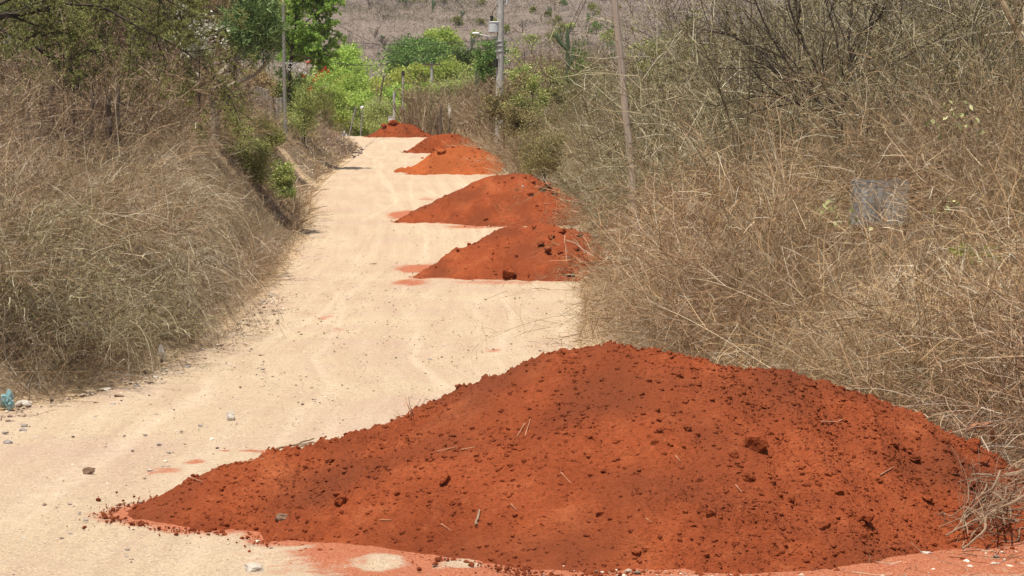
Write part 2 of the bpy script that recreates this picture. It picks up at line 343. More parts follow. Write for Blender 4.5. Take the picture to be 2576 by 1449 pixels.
def mat_road():
    m, n, out = newmat('sandy_road'); g = N_(n, 'ShaderNodeNewGeometry'); p = g.outputs['Position']
    uv = N_(n, 'ShaderNodeUVMap'); uv.uv_map = 'track'
    def mp(s):
        k = N_(n, 'ShaderNodeMapping'); k.inputs['Scale'].default_value = s; n.links.new(uv.outputs[0], k.inputs[0]); return k.outputs[0]
    streak = noise(n, mp((2.6, .16, 1)), 1.0, 5, 0.6); streak2 = noise(n, mp((9, .5, 1)), 1.0, 4, 0.6); broad = noise(n, p, 0.33, 3, 0.5)
    fine = noise(n, p, 22, 8, 0.75); grit = noise(n, p, 60, 3, 0.6); med = noise(n, p, 5.0, 5, 0.65)
    col = ramp(n, broad, [(0.34, (0.433, 0.306, 0.212)), (0.52, (0.458, 0.341, 0.221)), (0.68, (0.484, 0.375, 0.238))])
    col = mixc(n, ramp(n, streak, [(0.48, (0, 0, 0)), (0.66, (.4, .4, .4))]), col, (0.545, 0.434, 0.306))
    col = mixc(n, ramp(n, streak, [(0.34, (.4, .4, .4)), (0.47, (0, 0, 0))]), col, (0.381, 0.255, 0.174))
    col = mixc(n, ramp(n, streak2, [(0.36, (.2, .2, .2)), (0.52, (0, 0, 0))]), col, (0.364, 0.247, 0.169))
    col = mixc(n, ramp(n, fine, [(0.34, (.9, .9, .9)), (0.52, (0, 0, 0))]), col, (0.311, 0.220, 0.153))
    col = mixc(n, ramp(n, grit, [(0.57, (0, 0, 0)), (0.66, (.8, .8, .8))]), col, (0.588, 0.493, 0.382))
    col = mixc(n, ramp(n, grit, [(0.34, (.9, .9, .9)), (0.43, (0, 0, 0))]), col, (0.225, 0.162, 0.119))
    tk = N_(n, 'ShaderNodeAttribute'); tk.attribute_name = 'tyre'
    col = mixc(n, mth(n, 'MULTIPLY', tk.outputs['Fac'], ramp(n, med, [(.35, (0, 0, 0)), (.65, (.45, .45, .45))])), col, (.62, .50, .37))
    at_ = N_(n, 'ShaderNodeAttribute'); at_.attribute_name = 'stain'
    st = mth(n, 'ADD', at_.outputs['Fac'], mth(n, 'ADD', mth(n, 'MULTIPLY_ADD', fine, 1.3, -0.65), mth(n, 'MULTIPLY_ADD', med, 1.2, -0.6)))
    stm = ramp(n, st, [(0.25, (0, 0, 0)), (0.62, (.95, .95, .95))])
    stm2 = mth(n, 'MULTIPLY', stm, ramp(n, at_.outputs['Fac'], [(0.0, (0, 0, 0)), (0.12, (1, 1, 1))]))
    col = mixc(n, stm2, col, mixc(n, ramp(n, grit, [(.4, (0, 0, 0)), (.62, (1, 1, 1))]), (.29, .066, .025), (.43, .175, .095)))
    h = mth(n, 'ADD', mth(n, 'MULTIPLY', fine, 0.6), mth(n, 'ADD', mth(n, 'MULTIPLY', streak2, 0.5), mth(n, 'MULTIPLY', grit, 0.3)))
    diffuse(n, out, col, 0.95, 0.08, h, 0.8, 0.04); return m
def mat_ground():
    m, n, out = newmat('dry_earth'); g = N_(n, 'ShaderNodeNewGeometry'); p = g.outputs['Position']
    a = noise(n, p, 0.5, 5, 0.6); b = noise(n, p, 9, 6, 0.7)
    col = ramp(n, a, [(0.35, (.15, .11, .07)), (0.65, (.26, .19, .12))])
    col = mixc(n, ramp(n, b, [(0.35, (.7, .7, .7)), (0.55, (0, 0, 0))]), col, (.07, .05, .032))
    col = mixc(n, ramp(n, b, [(0.55, (0, 0, 0)), (0.7, (.6, .6, .6))]), col, (.34, .25, .16))
    for nm, c in (('sand', (.50, .36, .22)), ('scree', (.13, .085, .07)), ('hillside', (.19, .148, .118))):
        t = N_(n, 'ShaderNodeAttribute'); t.attribute_name = nm
        cc = mixc(n, b, tuple(x * .7 for x in c), tuple(x * 1.15 for x in c))
        col = mixc(n, ramp(n, mth(n, 'ADD', t.outputs['Fac'], mth(n, 'MULTIPLY_ADD', b, 0.6, -0.3)), [(0.35, (0, 0, 0)), (0.65, (1, 1, 1))]), col, cc)
    diffuse(n, out, col, 0.95, 0.08, b, 0.6, 0.06); return m

# ------------------------------------------------------------------ ground + hill sheet
def gridmesh(X, Y, Z):
    a, b = X.shape; i = np.arange(a * b).reshape(a, b)
    Q = np.stack([i[:-1, :-1], i[:-1, 1:], i[1:, 1:], i[1:, :-1]], -1).reshape(-1, 4)
    return np.stack([X, Y, Z], -1).reshape(-1, 3), Q
ds = np.concatenate([np.arange(2, 70, .3), np.arange(70, 200, .8), np.arange(200, 420, 4), np.arange(420, 1150, 14)])
offl = np.concatenate([np.arange(0, 6, .22), np.arange(6, 20, .8), np.array([22, 26, 32, 40, 55, 75, 100, 140, 200, 280])])[::-1]
offr = np.concatenate([np.arange(0, 7, .25), np.arange(7, 24, .8), np.array([26, 30, 36, 45, 60, 80, 110, 150, 200, 280, 380])])
fr = np.linspace(0, 1, 14)[1:-1]
xl = XL(ds)[:, None]; xr_ = XR(ds)[:, None]
Xg = np.concatenate([xl - offl[None, :], xl + (xr_ - xl) * fr[None, :], xr_ + offr[None, :]], 1)
Yg = np.repeat(ds[:, None], Xg.shape[1], 1); Zg = H(Xg, Yg)
inside = np.minimum(Xg - XL(Yg), XR(Yg) - Xg)
Zg = Zg - 0.10 * sstep(0.0, 0.5, inside) * (Yg < 190)
V, Q = gridmesh(Xg, Yg, Zg); me = mesh_from('ground', V, Q, smooth=True)
def setattr_f(me, nm, vals):
    a = me.attributes.new(nm, 'FLOAT', 'POINT'); a.data.foreach_set('value', np.asarray(vals, np.float32).ravel())
cut = hit(565, 770); sand = np.exp(-((Xg - (cut.x - .25)) / .6) ** 2 - ((Yg - cut.y + .3) / .9) ** 2) * 1.3 * (1 - sstep(.5, 1.0, XL(Yg) - Xg))
inl = hit(765, 468); sand = np.maximum(sand, np.exp(-((Xg - inl.x + .8) / 1.6) ** 2 - ((Yg - inl.y) / 3.0) ** 2))
edge = np.exp(-np.clip(-inside, 0, None) / 0.45) * (Yg < 185); sand = np.maximum(sand, edge)
setattr_f(me, 'sand', sand)
setattr_f(me, 'scree', sstep(118, 126, Yg) * (1 - sstep(142, 152, Yg)) * (XL(Yg) - Xg > 0.1) * (XL(Yg) - Xg < 3.6))
setattr_f(me, 'hillside', sstep(200, 260, Yg))
M['ground'] = mat_ground(); M['road'] = mat_road()
tag(mkobj('ground', me, M['ground']), kind='structure')

# road sheet
dr_ = np.concatenate([np.arange(8, 30, .07), np.arange(30, 70, .16), np.arange(70, 190, .5)])
fr = np.linspace(-0.03, 1.03, 150)
xl = XL(dr_)[:, None]; xr_ = XR(dr_)[:, None]
eL = 0.28 * fbm(dr_ * 0.55, dr_ * 0 + 2, 4, 31)[:, None]; eR = 0.28 * fbm(dr_ * 0.55, dr_ * 0 + 7, 4, 32)[:, None]
Xr = (xl + eL) + (xr_ + eR - xl - eL) * fr[None, :]; Yr = np.repeat(dr_[:, None], len(fr), 1)
wdt = (xr_ + eR - xl - eL); lat = (fr[None, :]) * wdt
ed = np.minimum(fr[None, :] + .03, 1.03 - fr[None, :]) * wdt
cen = lat - wdt * 0.46
rut = sum(-0.02 * np.exp(-((cen - c + 0.8 * fbm(Yr * .07, Yr * 0 + c, 2, 41)) / .16) ** 2) for c in (-2.1, -1.5, -.6, 0.1, .8, 1.4, 2.2))
Zr = zr(Yr) + 0.02 - 0.13 * (1 - sstep(0, 0.35, ed)) + rut + 0.03 * fbm(Xr * .8, Yr * .8, 3, 51) + 0.02 * fbm(Xr * 5, Yr * 5, 3, 52)
road_z = lambda x, d: float(zr(d)) + 0.02
V, Q = gridmesh(Xr, Yr, Zr); rme = mesh_from('road', V, Q, smooth=True)
uvl = rme.uv_layers.new(name='track'); li = np.zeros(len(rme.loops), np.int32); rme.loops.foreach_get('vertex_index', li)
uvv = np.stack([(Xr - (xl + xr_) / 2).ravel(), Yr.ravel()], -1)[li]; uvl.data.foreach_set('uv', uvv.astype(np.float32).ravel())
stain = np.zeros_like(Xr)
def blob(px, py, rx, ry, s):
    global stain
    c = hit(px, py); kx = rx / F * c.y; ky = abs(hit(px, py - ry).y - hit(px, py + ry).y) / 2 + 1e-3
    q = ((Xr - c.x) / kx) ** 2 + ((Yr - c.y) / ky) ** 2
    stain = np.maximum(stain, s * np.exp(-q ** 1.5))
# ------------------------------------------------------------------ rocks
def ico(sub):
    bm = bmesh.new(); bmesh.ops.create_icosphere(bm, subdivisions=sub, radius=1.0); bm.verts.ensure_lookup_table()
    v = np.array([p.co[:] for p in bm.verts]); f = np.array([[q.index for q in p.verts] for p in bm.faces]); bm.free(); return v, f
I1, I2, I3 = ico(1), ico(2), ico(3)
def rockverts(base, seed, rough=0.35, cuts=5):
    r = np.random.default_rng(seed); v = base.copy()
    for _ in range(cuts):
        n = nrm(r.normal(size=3)); d = r.uniform(.45, .85); s = v @ n; v = v - np.clip(s - d, 0, None)[:, None] * n
    n3 = vn2(v[:, 0] * 2.1 + seed, v[:, 1] * 2.1 + v[:, 2] * 1.7, seed) + .5 * vn2(v[:, 0] * 4.3 + v[:, 2] * 3.9, v[:, 1] * 4.7 - seed, seed + 3) + .3 * vn2(v[:, 0] * 9 - v[:, 2] * 7, v[:, 1] * 9 + v[:, 2] * 3, seed + 5)
    v = v * (1 + rough * 0.5 * n3)[:, None]
    return v * np.array([1, r.uniform(.7, 1), r.uniform(.6, .85)])
RK1 = [rockverts(I1[0], s, .5, 4) for s in range(14)]; RK2 = [rockverts(I2[0], 50 + s, .45, 6) for s in range(14)]
def scatter_rocks(acc, pts, size, bank, faces, sink=0.3):
    n = len(pts); k = RNG.integers(0, len(bank), n); a = RNG.uniform(0, 2 * math.pi, n)
    B = np.stack(bank)[k]; c, s = np.cos(a)[:, None], np.sin(a)[:, None]
    x = B[..., 0] * c - B[..., 1] * s; y = B[..., 0] * s + B[..., 1] * c
    Vv = np.stack([x, y, B[..., 2]], -1) * size[:, None, None] + pts[:, None, :]; Vv[..., 2] += (size * (0.5 - sink))[:, None]
    nv = B.shape[1]; T = (faces[None] + (np.arange(n) * nv)[:, None, None]).reshape(-1, 3)
    acc.add(Vv.reshape(-1, 3), None, T)
def rock_obj(name, seed, mat, loc, size, label, cat, group=None, squash=(1, 1, 1), rz=0, detail=3):
    b = I3 if detail == 3 else I2
    v = rockverts(b[0], seed, .42, 7) * np.array(squash) * size
    me = mesh_from(name, v, None, b[1], smooth=False); o = mkobj(name, me, mat); o.location = loc; o.rotation_euler = (0, 0, rz)
    return tag(o, label, cat, group)
# ------------------------------------------------------------------ earth piles
class Pile: pass
def pile(ridge, res, mat, label, slope=0.6, seed=1, ncrumb=1500, amp=1.0, group=None, lamp=1.0, fan=.3):
    pts = []
    for (px, py, d) in ridge:
        p = at(px, py, d); pts.append((p.x, d, max(p.z - float(zr(d)), 0.02)))
    pts = np.array(pts); dense = []
    for a, b in zip(pts[:-1], pts[1:]):
        for t in np.linspace(0, 1, 9)[:-1]: dense.append(a * (1 - t) + b * t)
    dense = np.array(dense + [pts[-1]])
    m = 0.5; run = dense[:, 2] / slope
    x0, x1 = (dense[:, 0] - run).min() - m, (dense[:, 0] + run).max() + m; y0, y1 = (dense[:, 1] - run).min() - m, (dense[:, 1] + run).max() + m
    xs = np.arange(x0, x1, res); ys = np.arange(y0, y1, res); Xp, Yp = np.meshgrid(xs, ys)
    sv = slope * (1 + 0.22 * fbm(Xp * .9 + seed, Yp * .9, 3, seed))
    mc = dense[:, :2].mean(0); sv = sv * (1 + fan * vn2(np.arctan2(Yp - mc[1], Xp - mc[0]) * 2.6 + seed, np.hypot(Xp - mc[0], Yp - mc[1]) * .25, seed + 9))
    hgt = np.full_like(Xp, -9.0)
    for c in dense:
        hgt = np.maximum(hgt, c[2] - sv * np.hypot(Xp - c[0], Yp - c[1]))
    k = max(1, int(0.10 / res))
    for _ in range(3):
        for ax in (0, 1):
            cs = np.cumsum(np.pad(hgt, [(k + 1, k) if a == ax else (0, 0) for a in (0, 1)], mode='edge'), axis=ax)
            hgt = (np.take(cs, np.arange(2 * k + 1, cs.shape[ax]), ax) - np.take(cs, np.arange(0, cs.shape[ax] - 2 * k - 1), ax)) / (2 * k + 1)
    edge = sstep(-.05, .25, hgt)
    lump = 0.075 * lamp * fbm(Xp * 1.3, Yp * 1.3, 3, seed + 1) + 0.022 * fbm(Xp * 6, Yp * 6, 3, seed + 2) + 0.045 * vn2(Xp * 3.2 + .4 * Yp, Yp * .7, seed + 7)
    clod = np.clip(fbm(Xp * 9, Yp * 9, 2, seed + 3) - .15, 0, None) * 0.08 + np.clip(fbm(Xp * 20, Yp * 20, 2, seed + 4) - .05, 0, None) * 0.055
    rough_mask = 0.35 + 0.65 * sstep(-.25, .25, fbm(Xp * .7 + 5, Yp * .7, 2, seed + 5))
    hgt = hgt + amp * (lump * (.3 + .7 * edge) + clod * rough_mask)
    hgt = hgt + 0.05
    Zp = zr(Yp) + hgt
    keep = hgt > -0.06
    V, Q = gridmesh(Xp, Yp, Zp); kq = keep.ravel()[Q].any(1); Q = Q[kq]
    used = np.zeros(len(V), bool); used[Q.ravel()] = True; rm = np.cumsum(used) - 1
    root = bpy.data.objects.new('earth_pile', None); COL.objects.link(root)
    c0 = pts[np.argmax(pts[:, 2])]; root.location = (c0[0], c0[1], float(zr(c0[1])))
    off = np.array([c0[0], c0[1], float(zr(c0[1]))])
    tag(root, label, 'earth pile', group)
    mkobj('heap', mesh_from('heap', V[used] - off, rm[Q], smooth=True), mat, root)
    P = Pile(); P.root = root; P.x0, P.y0, P.res, P.Z, P.h = x0, y0, res, Zp, hgt; P.off = off
    def z(x, y):
        j = np.clip(((np.asarray(x) - x0) / res).astype(int), 0, Xp.shape[1] - 1); i = np.clip(((np.asarray(y) - y0) / res).astype(int), 0, Xp.shape[0] - 1)
        return Zp[i, j], hgt[i, j]
    P.z = z
    def hitp(px, py):
        d = max(y0, 8.0); dmax = y1
        while d < dmax:
            p = at(px, py, d); zz, hh = z(p.x, d)
            if x0 < p.x < x1 and p.z <= zz: return Vector((p.x, d, float(zz)))
            d += 0.02
        return None
    P.hit = hitp
    # crumbs: small lumps lying on it and spilled round its foot
    rp_ = np.stack([RNG.uniform(x0, x1, ncrumb * 5), RNG.uniform(y0, y0 + (y1 - y0) * 0.68, ncrumb * 5)], -1)
    zz, hh = z(rp_[:, 0], rp_[:, 1]); cl = fbm(rp_[:, 0] * .9, rp_[:, 1] * .9, 2, seed + 5)
    ok = ((hh > 0.0) & (RNG.uniform(size=len(hh)) < .34 + 2.3 * cl + .5 * np.exp(-hh / .25))) | ((hh > -.12) & (RNG.uniform(size=len(hh)) < .4)) | ((hh > -.4) & (RNG.uniform(size=len(hh)) < .12 * np.exp((hh + .1) / .09).clip(0, 1)))
    rp_, zz, hh = rp_[ok][:ncrumb], zz[ok][:ncrumb], hh[ok][:ncrumb]
    gz = np.where(hh > -0.03, zz, zr(rp_[:, 1]) + .02)
    pp = np.concatenate([rp_, gz[:, None]], 1) - off; acc = Acc()
    far = c0[1] / 18.0
    sz = 0.0065 * far ** .6 + 0.0068 * far ** .5 * RNG.pareto(2.5, len(pp)).clip(0, 2.8)
    big = sz > 0.020 * far ** .5
    scatter_rocks(acc, pp[~big], sz[~big], RK1, I1[1]); scatter_rocks(acc, pp[big], sz[big], RK2, I2[1])
    cr = acc.obj('crumbs', mat, root); tag(cr, kind='stuff')
    global stain
    zs, hs = z(Xr, Yr); inb = (Xr > x0) & (Xr < x1) & (Yr > y0) & (Yr < y1)
    stain = np.maximum(stain, np.where(inb, .8 * sstep(-.24, .02, hs), 0))
    P.pts = pts
    return P
G = 'red earth piles tipped along the road'
p1 = pile([(490, 1230, 17.95), (540, 1192, 17.9), (600, 1178, 17.85), (750, 1138, 17.9), (900, 1098, 18), (1000, 1055, 18), (1150, 1000, 18.1), (1300, 930, 18.1), (1400, 890, 18), (1500, 876, 18.0), (1600, 890, 17.7), (1800, 918, 17.6),
           (1900, 935, 17.7), (2000, 955, 17.8), (2100, 975, 18), (2200, 1012, 18.1), (2330, 1082, 18.2), (2430, 1145, 18.8), (2500, 1190, 19.3)], 0.017, M['soil'],
          'largest red earth pile, across the near road, with a long low tail', seed=3, ncrumb=24000, slope=0.525, lamp=.3, fan=.06)
p2 = pile([(1100, 664, 56.3), (1180, 622, 57), (1260, 577, 57.2), (1310, 564, 57.2), (1370, 562, 57), (1430, 577, 56.6), (1480, 600, 56.4), (1515, 640, 56.4)], 0.045, M['soil'],
          'cloddy red earth pile with a dark boulder at its foot, below the pale wooden pole', seed=11, ncrumb=1800, amp=1.3)
p3 = pile([(1062, 526, 72), (1120, 497, 72.3), (1200, 456, 72.5), (1250, 438, 72.5), (1300, 434, 72.5), (1340, 447, 72.5), (1395, 472, 72.2), (1425, 505, 72)], 0.05, M['soil'],
          'smooth-sided tall red earth pile with big clods along its right shoulder', seed=23, ncrumb=1500)
p4 = pile([(1056, 414, 101.5), (1090, 391, 102), (1120, 373, 102), (1150, 368, 102), (1200, 371, 102), (1215, 381, 102), (1228, 410, 102)], 0.06, M['soil_orange'],
          'brighter orange earth pile, the only orange one among the dark red piles', seed=31, ncrumb=1200, amp=1.2)
p5 = pile([(1044, 369, 127.5), (1050, 366, 127.5), (1080, 346, 128), (1110, 338, 128), (1150, 337, 128), (1175, 351, 128), (1207, 366, 128)], 0.07, M['soil_dark'],
          'dark red earth pile just behind the orange pile', seed=41, ncrumb=1000, amp=1.2)
p6 = pile([(954, 331, 150.5), (960, 326, 150.5), (985, 312, 151), (1010, 309, 151), (1035, 316, 151), (1060, 331, 151), (1085, 345, 151)], 0.07, M['soil_dark'],
          'farthest dark red earth pile, at the crest of the road beside the grey posts', seed=53, ncrumb=900, amp=1.2)
for b in [(1230, 1410, 470, 75, 1.3), (900, 1392, 150, 45, 1.1), (1450, 1450, 300, 60, 1.1), (2250, 1405, 520, 55, 1.2), (2100, 1440, 600, 40, .9), (640, 1140, 40, 6, .6), (565, 1139, 12, 4, .8), (495, 1168, 30, 5, .7),
          (420, 1190, 60, 10, .5), (1030, 712, 50, 9, .75), (1060, 676, 65, 11, 1.0), (1250, 712, 130, 7, .5), (1020, 541, 45, 10, 1.1), (1180, 572, 70, 6, .7), (1075, 502, 30, 4, .5),
          (820, 800, 25, 8, .5), (850, 830, 20, 6, .4), (1100, 430, 80, 4, .5), (1240, 882, 25, 3, .6), (700, 1350, 200, 25, .25)]: blob(*b)
for (px, py, rx, ry) in [(960, 1425, 75, 20), (1150, 1425, 75, 14)]:
    c = hit(px, py); kx = rx / F * c.y; ky = abs(hit(px, py - ry).y - hit(px, py + ry).y) / 2
    stain = stain * (1 - .95 * np.exp(-((((Xr - c.x) / kx) ** 2 + ((Yr - c.y) / ky) ** 2) ** 2)))
setattr_f(rme, 'stain', stain)
cS = Xr - (xl + xr_) / 2; tyre = np.zeros_like(Xr)
for k_, (c_, a_) in enumerate([(-1.9, .9), (-.35, .9), (-1.2, 1.4), (.3, 1.4), (.9, 1.1), (-.6, 1.1), (1.5, .7), (-2.4, 1.6), (2.2, .8)]):
    ln = c_ + a_ * .9 * vn2(Yr * .045 + (k_ // 2) * 9.7, Yr * 0 + k_ // 2, 61) + .05 * vn2(Yr * .3, Yr * 0 + k_, 62)
    tyre = np.maximum(tyre, np.exp(-((cS - ln) / .075) ** 2) * sstep(-.35, .2, vn2(Yr * .09 + k_ * 5, Yr * 0 + k_, 63)))
setattr_f(rme, 'tyre', tyre)
tag(mkobj('road', rme, M['road']), kind='structure')

# larger clods: things of their own
def clods(P, mat, spots, glabel, group, ppm):
    for i, s in enumerate(spots):
        px, py, wpx = s[:3]; q = P.hit(px, py)
        if q is None: q = hit(px, py)
        sz = wpx / 2 / ppm
        rock_obj('earth_clod', 200 + i * 7 + int(px), mat, (q.x, q.y, q.z + sz * .3), sz, s[3] if len(s) > 3 else glabel, 'clod', None if len(s) > 3 else group, rz=random.uniform(0, 6), detail=3 if wpx > 20 else 2)
c1 = [(1900, 1128, 62, 'widest flat-topped red clod high on the face of the largest pile'), (1118, 1216, 42), (858, 1270, 36), (1890, 1210, 34), (1848, 1152, 30), (1788, 1300, 32), (2068, 1330, 40),
      (2380, 1115, 30), (2448, 1135, 46), (2490, 1095, 60, 'tall red clod leaning on the brush at the outer end of the largest pile'), (2550, 1120, 40), (2298, 1163, 34), (2170, 1310, 46), (1960, 1105, 26), (1648, 1118, 22),
      (1732, 1080, 26), (1508, 1300, 24), (1660, 1085, 20), (850, 1250, 26), (745, 1148, 20), (830, 1165, 26), (790, 1155, 18), (1280, 1130, 18), (1760, 1215, 22), (1520, 1190, 20), (2020, 1180, 22), (2210, 1215, 26),
      (2395, 1190, 36), (2440, 1225, 34), (2110, 1240, 24), (1990, 1260, 22), (1600, 1395, 24), (2330, 1260, 30), (1425, 1060, 14), (2180, 1105, 20), (2250, 1130, 24), (2100, 1130, 18), (1740, 1330, 20),
      (2475, 1170, 36), (2520, 1150, 30), (1060, 1180, 16), (1200, 1150, 16), (1340, 1100, 16), (1000, 1250, 20)]
clods(p1, M['soil'], c1, 'small red earth clod resting on the face of the largest pile', 'clods on the largest pile', 306)
clods(p2, M['soil'], [(1283, 692, 44, 'dark boulder-like clod standing at the front foot of the cloddy pile'), (1430, 690, 40, 'broad clod at the foot of the cloddy pile next to the brush'), (1415, 588, 26), (1385, 600, 22), (1360, 617, 24), (1378, 634, 26), (1345, 578, 16),
      (1460, 595, 20), (1180, 617, 12), (1150, 632, 12), (1240, 640, 12), (1410, 640, 16), (1450, 630, 18), (1300, 650, 12), (1330, 700, 16)], 'red clod on the cloddy pile below the wooden pole', 'clods on the cloddy pile', 96)
clods(p3, M['soil'], [(1290, 450, 12), (1320, 448, 14), (1342, 462, 20), (1362, 480, 24), (1378, 470, 20), (1395, 490, 18), (1335, 492, 18), (1270, 462, 10), (1300, 478, 10), (1350, 520, 10), (1222, 556, 14), (1150, 545, 8)],
      'red clod on the shoulder of the smooth-sided tall pile', 'clods on the smooth-sided pile', 76)
tag(rock_obj('stone', 77, M['stone_pale'], p3.hit(1316, 471) or hit(1316, 471), .09, 'single pale stone among the red clods of the smooth-sided pile', 'stone'))
clods(p4, M['soil_orange'], [(1110, 385, 26, 'largest of the orange clods on the crest of the orange pile'), (1088, 383, 14), (1062, 400, 14), (1205, 375, 9), (1140, 372, 10), (1180, 400, 7)], 'orange clod on the orange earth pile', 'clods on the orange pile', 54)
clods(p6, M['soil_dark'], [(967, 322, 22, 'large dark clod on the outer slope of the farthest pile'), (988, 314, 22, 'large dark clod on top of the farthest pile')], '', None, 36)
# ------------------------------------------------------------------ loose stones, gravel, sticks on the road
def stone(px, py, wpx, mat, label, group=None, squash=(1, 1, 1), seed=0, onpile=None):
    q = (onpile.hit(px, py) if onpile else None) or hit(px, py, lambda x, d: float(H(x, d)) + (.02 if XL(d) < x < XR(d) else 0))
    s = wpx / 2 / F * q.y
    return rock_obj('stone', int(px * 3 + py + seed), M[mat], (q.x, q.y, q.z + s * .3 * squash[2]), s, label, 'stone', group, squash, detail=3)
stone(222, 1192, 30, 'stone_brown', 'dark angular brown stone alone on the pale road near the tail of the largest pile', squash=(1, .8, 1.1))
stone(582, 1056, 30, 'stone_pale', 'whitish upright stone on the bare sand in mid road', squash=(1, .8, 1.3))
stone(635, 1440, 56, 'stone_pale', 'cracked pale stone cut off by the bottom edge of the photo', squash=(1, .8, .9))
stone(57, 1024, 42, 'stone_pale', 'smooth rounded pinkish stone beside the teal plastic wrapper', squash=(1, .8, .75))
stone(713, 1308, 42, 'stone_brown', 'smooth domed brown stone half sunk in the front foot of the largest pile', squash=(1, .8, .75), onpile=p1)
stone(377, 1184, 18, 'stone_pale', 'flat white stone between the brown stone and the red pile tail', squash=(1, .8, .5))
stone(268, 985, 40, 'stone_pale', 'pale slab in the gravel line along the grassy road edge', squash=(1, .8, .5))
stone(415, 935, 26, 'stone_pale', 'light stone at the road edge just below the paper scrap', squash=(1, .8, .5))
for (px, py, wp, mt) in [(20, 1060, 16, 'stone_grey'), (60, 1085, 22, 'stone_grey'), (15, 1090, 18, 'stone_grey'), (60, 1072, 20, 'stone_grey'), (88, 1102, 18, 'stone_pale'), (20, 1115, 24, 'stone_grey'), (300, 1000, 24, 'stone_brown'), (320, 985, 18, 'stone_grey'), (285, 1020, 18, 'stone_grey'), (240, 1050, 16, 'stone_grey'),
                         (345, 975, 20, 'stone_grey'), (390, 950, 18, 'stone_pale'), (470, 925, 20, 'stone_grey'), (455, 940, 16, 'stone_pale'), (1082, 905, 12, 'stone_grey'), (660, 930, 14, 'stone_grey'), (505, 1072, 14, 'stone_grey'), (560, 790, 14, 'stone_grey'), (680, 745, 16, 'stone_pale'), (660, 760, 14, 'stone_grey'),
                         (600, 815, 14, 'stone_grey'), (570, 850, 12, 'stone_grey'), (555, 870, 14, 'stone_brown'), (200, 1290, 12, 'stone_grey'), (216, 1310, 14, 'stone_grey'), (180, 1345, 14, 'stone_grey'), (175, 1270, 12, 'stone_grey'), (365, 1095, 12, 'stone_grey'), (400, 1120, 14, 'stone_grey'), (425, 1140, 14, 'stone_grey'),
                         (410, 1175, 12, 'stone_grey'), (320, 1385, 14, 'stone_grey'), (318, 1402, 12, 'stone_grey'), (850, 1310, 16, 'stone_brown'), (1120, 1405, 10, 'stone_grey'), (970, 1410, 16, 'stone_grey'), (1005, 1420, 12, 'stone_pale'), (1750, 1400, 12, 'stone_pale'), (60, 1355, 14, 'stone_pale'), (745, 1392, 14, 'stone_grey'),
                         (2060, 1410, 30, 'stone_pale'), (2150, 1400, 30, 'stone_pale'), (2240, 1412, 36, 'stone_grey'), (2330, 1395, 34, 'stone_pale'), (2440, 1430, 26, 'stone_pale'), (2030, 1425, 24, 'stone_grey'), (2500, 1420, 24, 'stone_pale'), (905, 1305, 12, 'stone_grey')]:
    stone(px, py, wp, mt, 'small loose stone on the sandy road', 'loose stones on the road', squash=(1, .8, .65), seed=5)
acc = Acc(); n = 24000
d_ = 13 + 60 * RNG.uniform(size=n) ** 1.8; u_ = np.where(RNG.uniform(size=n) < .4, np.abs(RNG.normal(.05, .05, n)), RNG.uniform(0, 1, n))
x_ = XL(d_) - .25 + (XR(d_) - XL(d_)) * u_; pt = np.stack([x_, d_, np.maximum(zr(d_) + .015, 0)], -1)
sz = .0045 * (d_ / 18) ** .5 + .006 * RNG.pareto(2.6, n).clip(0, 3.5)
scatter_rocks(acc, pt, sz, [r * np.array([1, 1, .7]) for r in RK1], I1[1])
m, nn, out = newmat('gravel_mix'); gg = N_(nn, 'ShaderNodeNewGeometry')
diffuse(nn, out, ramp(nn, gg.outputs['Random Per Island'], [(0, (.10, .075, .06)), (.35, (.26, .19, .14)), (.75, (.48, .37, .26)), (1, (.66, .58, .48))]), .95, .1)
d_ = RNG.uniform(19, 48, 420); x_ = XL(d_) + RNG.normal(.15, .28, 420); scatter_rocks(acc, np.stack([x_, d_, np.maximum(zr(d_), H(x_, d_) - .05) + .03], -1), .014 + .012 * RNG.pareto(2.4, 420).clip(0, 3), [r * np.array([1, 1, .7]) for r in RK2], I2[1])
px = RNG.uniform(1500, 2620, 1500); d_ = RNG.uniform(14.6, 17.6, 1500); x_ = (px - CX) / F * d_; k = np.array([float(p1.z(a, c)[1]) < 0.0 for a, c in zip(x_, d_)]); x_, d_ = x_[k], d_[k]
scatter_rocks(acc, np.stack([x_, d_, np.maximum(zr(d_), H(x_, d_)) + .02], -1), .006 + .009 * RNG.pareto(2.2, len(x_)).clip(0, 3), [r * np.array([1, 1, .7]) for r in RK1], I1[1])
tag(acc.obj('gravel', m), kind='stuff')
# scree stones of the dark cut near the crest
acc = Acc(); n = 1500; d_ = RNG.uniform(118, 150, n); x_ = XL(d_) - RNG.uniform(-.3, 3.2, n)
pt = np.stack([x_, d_, np.maximum(H(x_, d_), zr(d_))], -1); scatter_rocks(acc, pt, .02 + .035 * RNG.pareto(2.2, n).clip(0, 3), RK1, I1[1])
m, nn, out = newmat('scree_mix'); gg = N_(nn, 'ShaderNodeNewGeometry')
diffuse(nn, out, ramp(nn, gg.outputs['Random Per Island'], [(0, (.06, .04, .035)), (.6, (.15, .10, .085)), (1, (.32, .25, .21))]), .95, .1)
tag(acc.obj('rubble', m), kind='stuff')

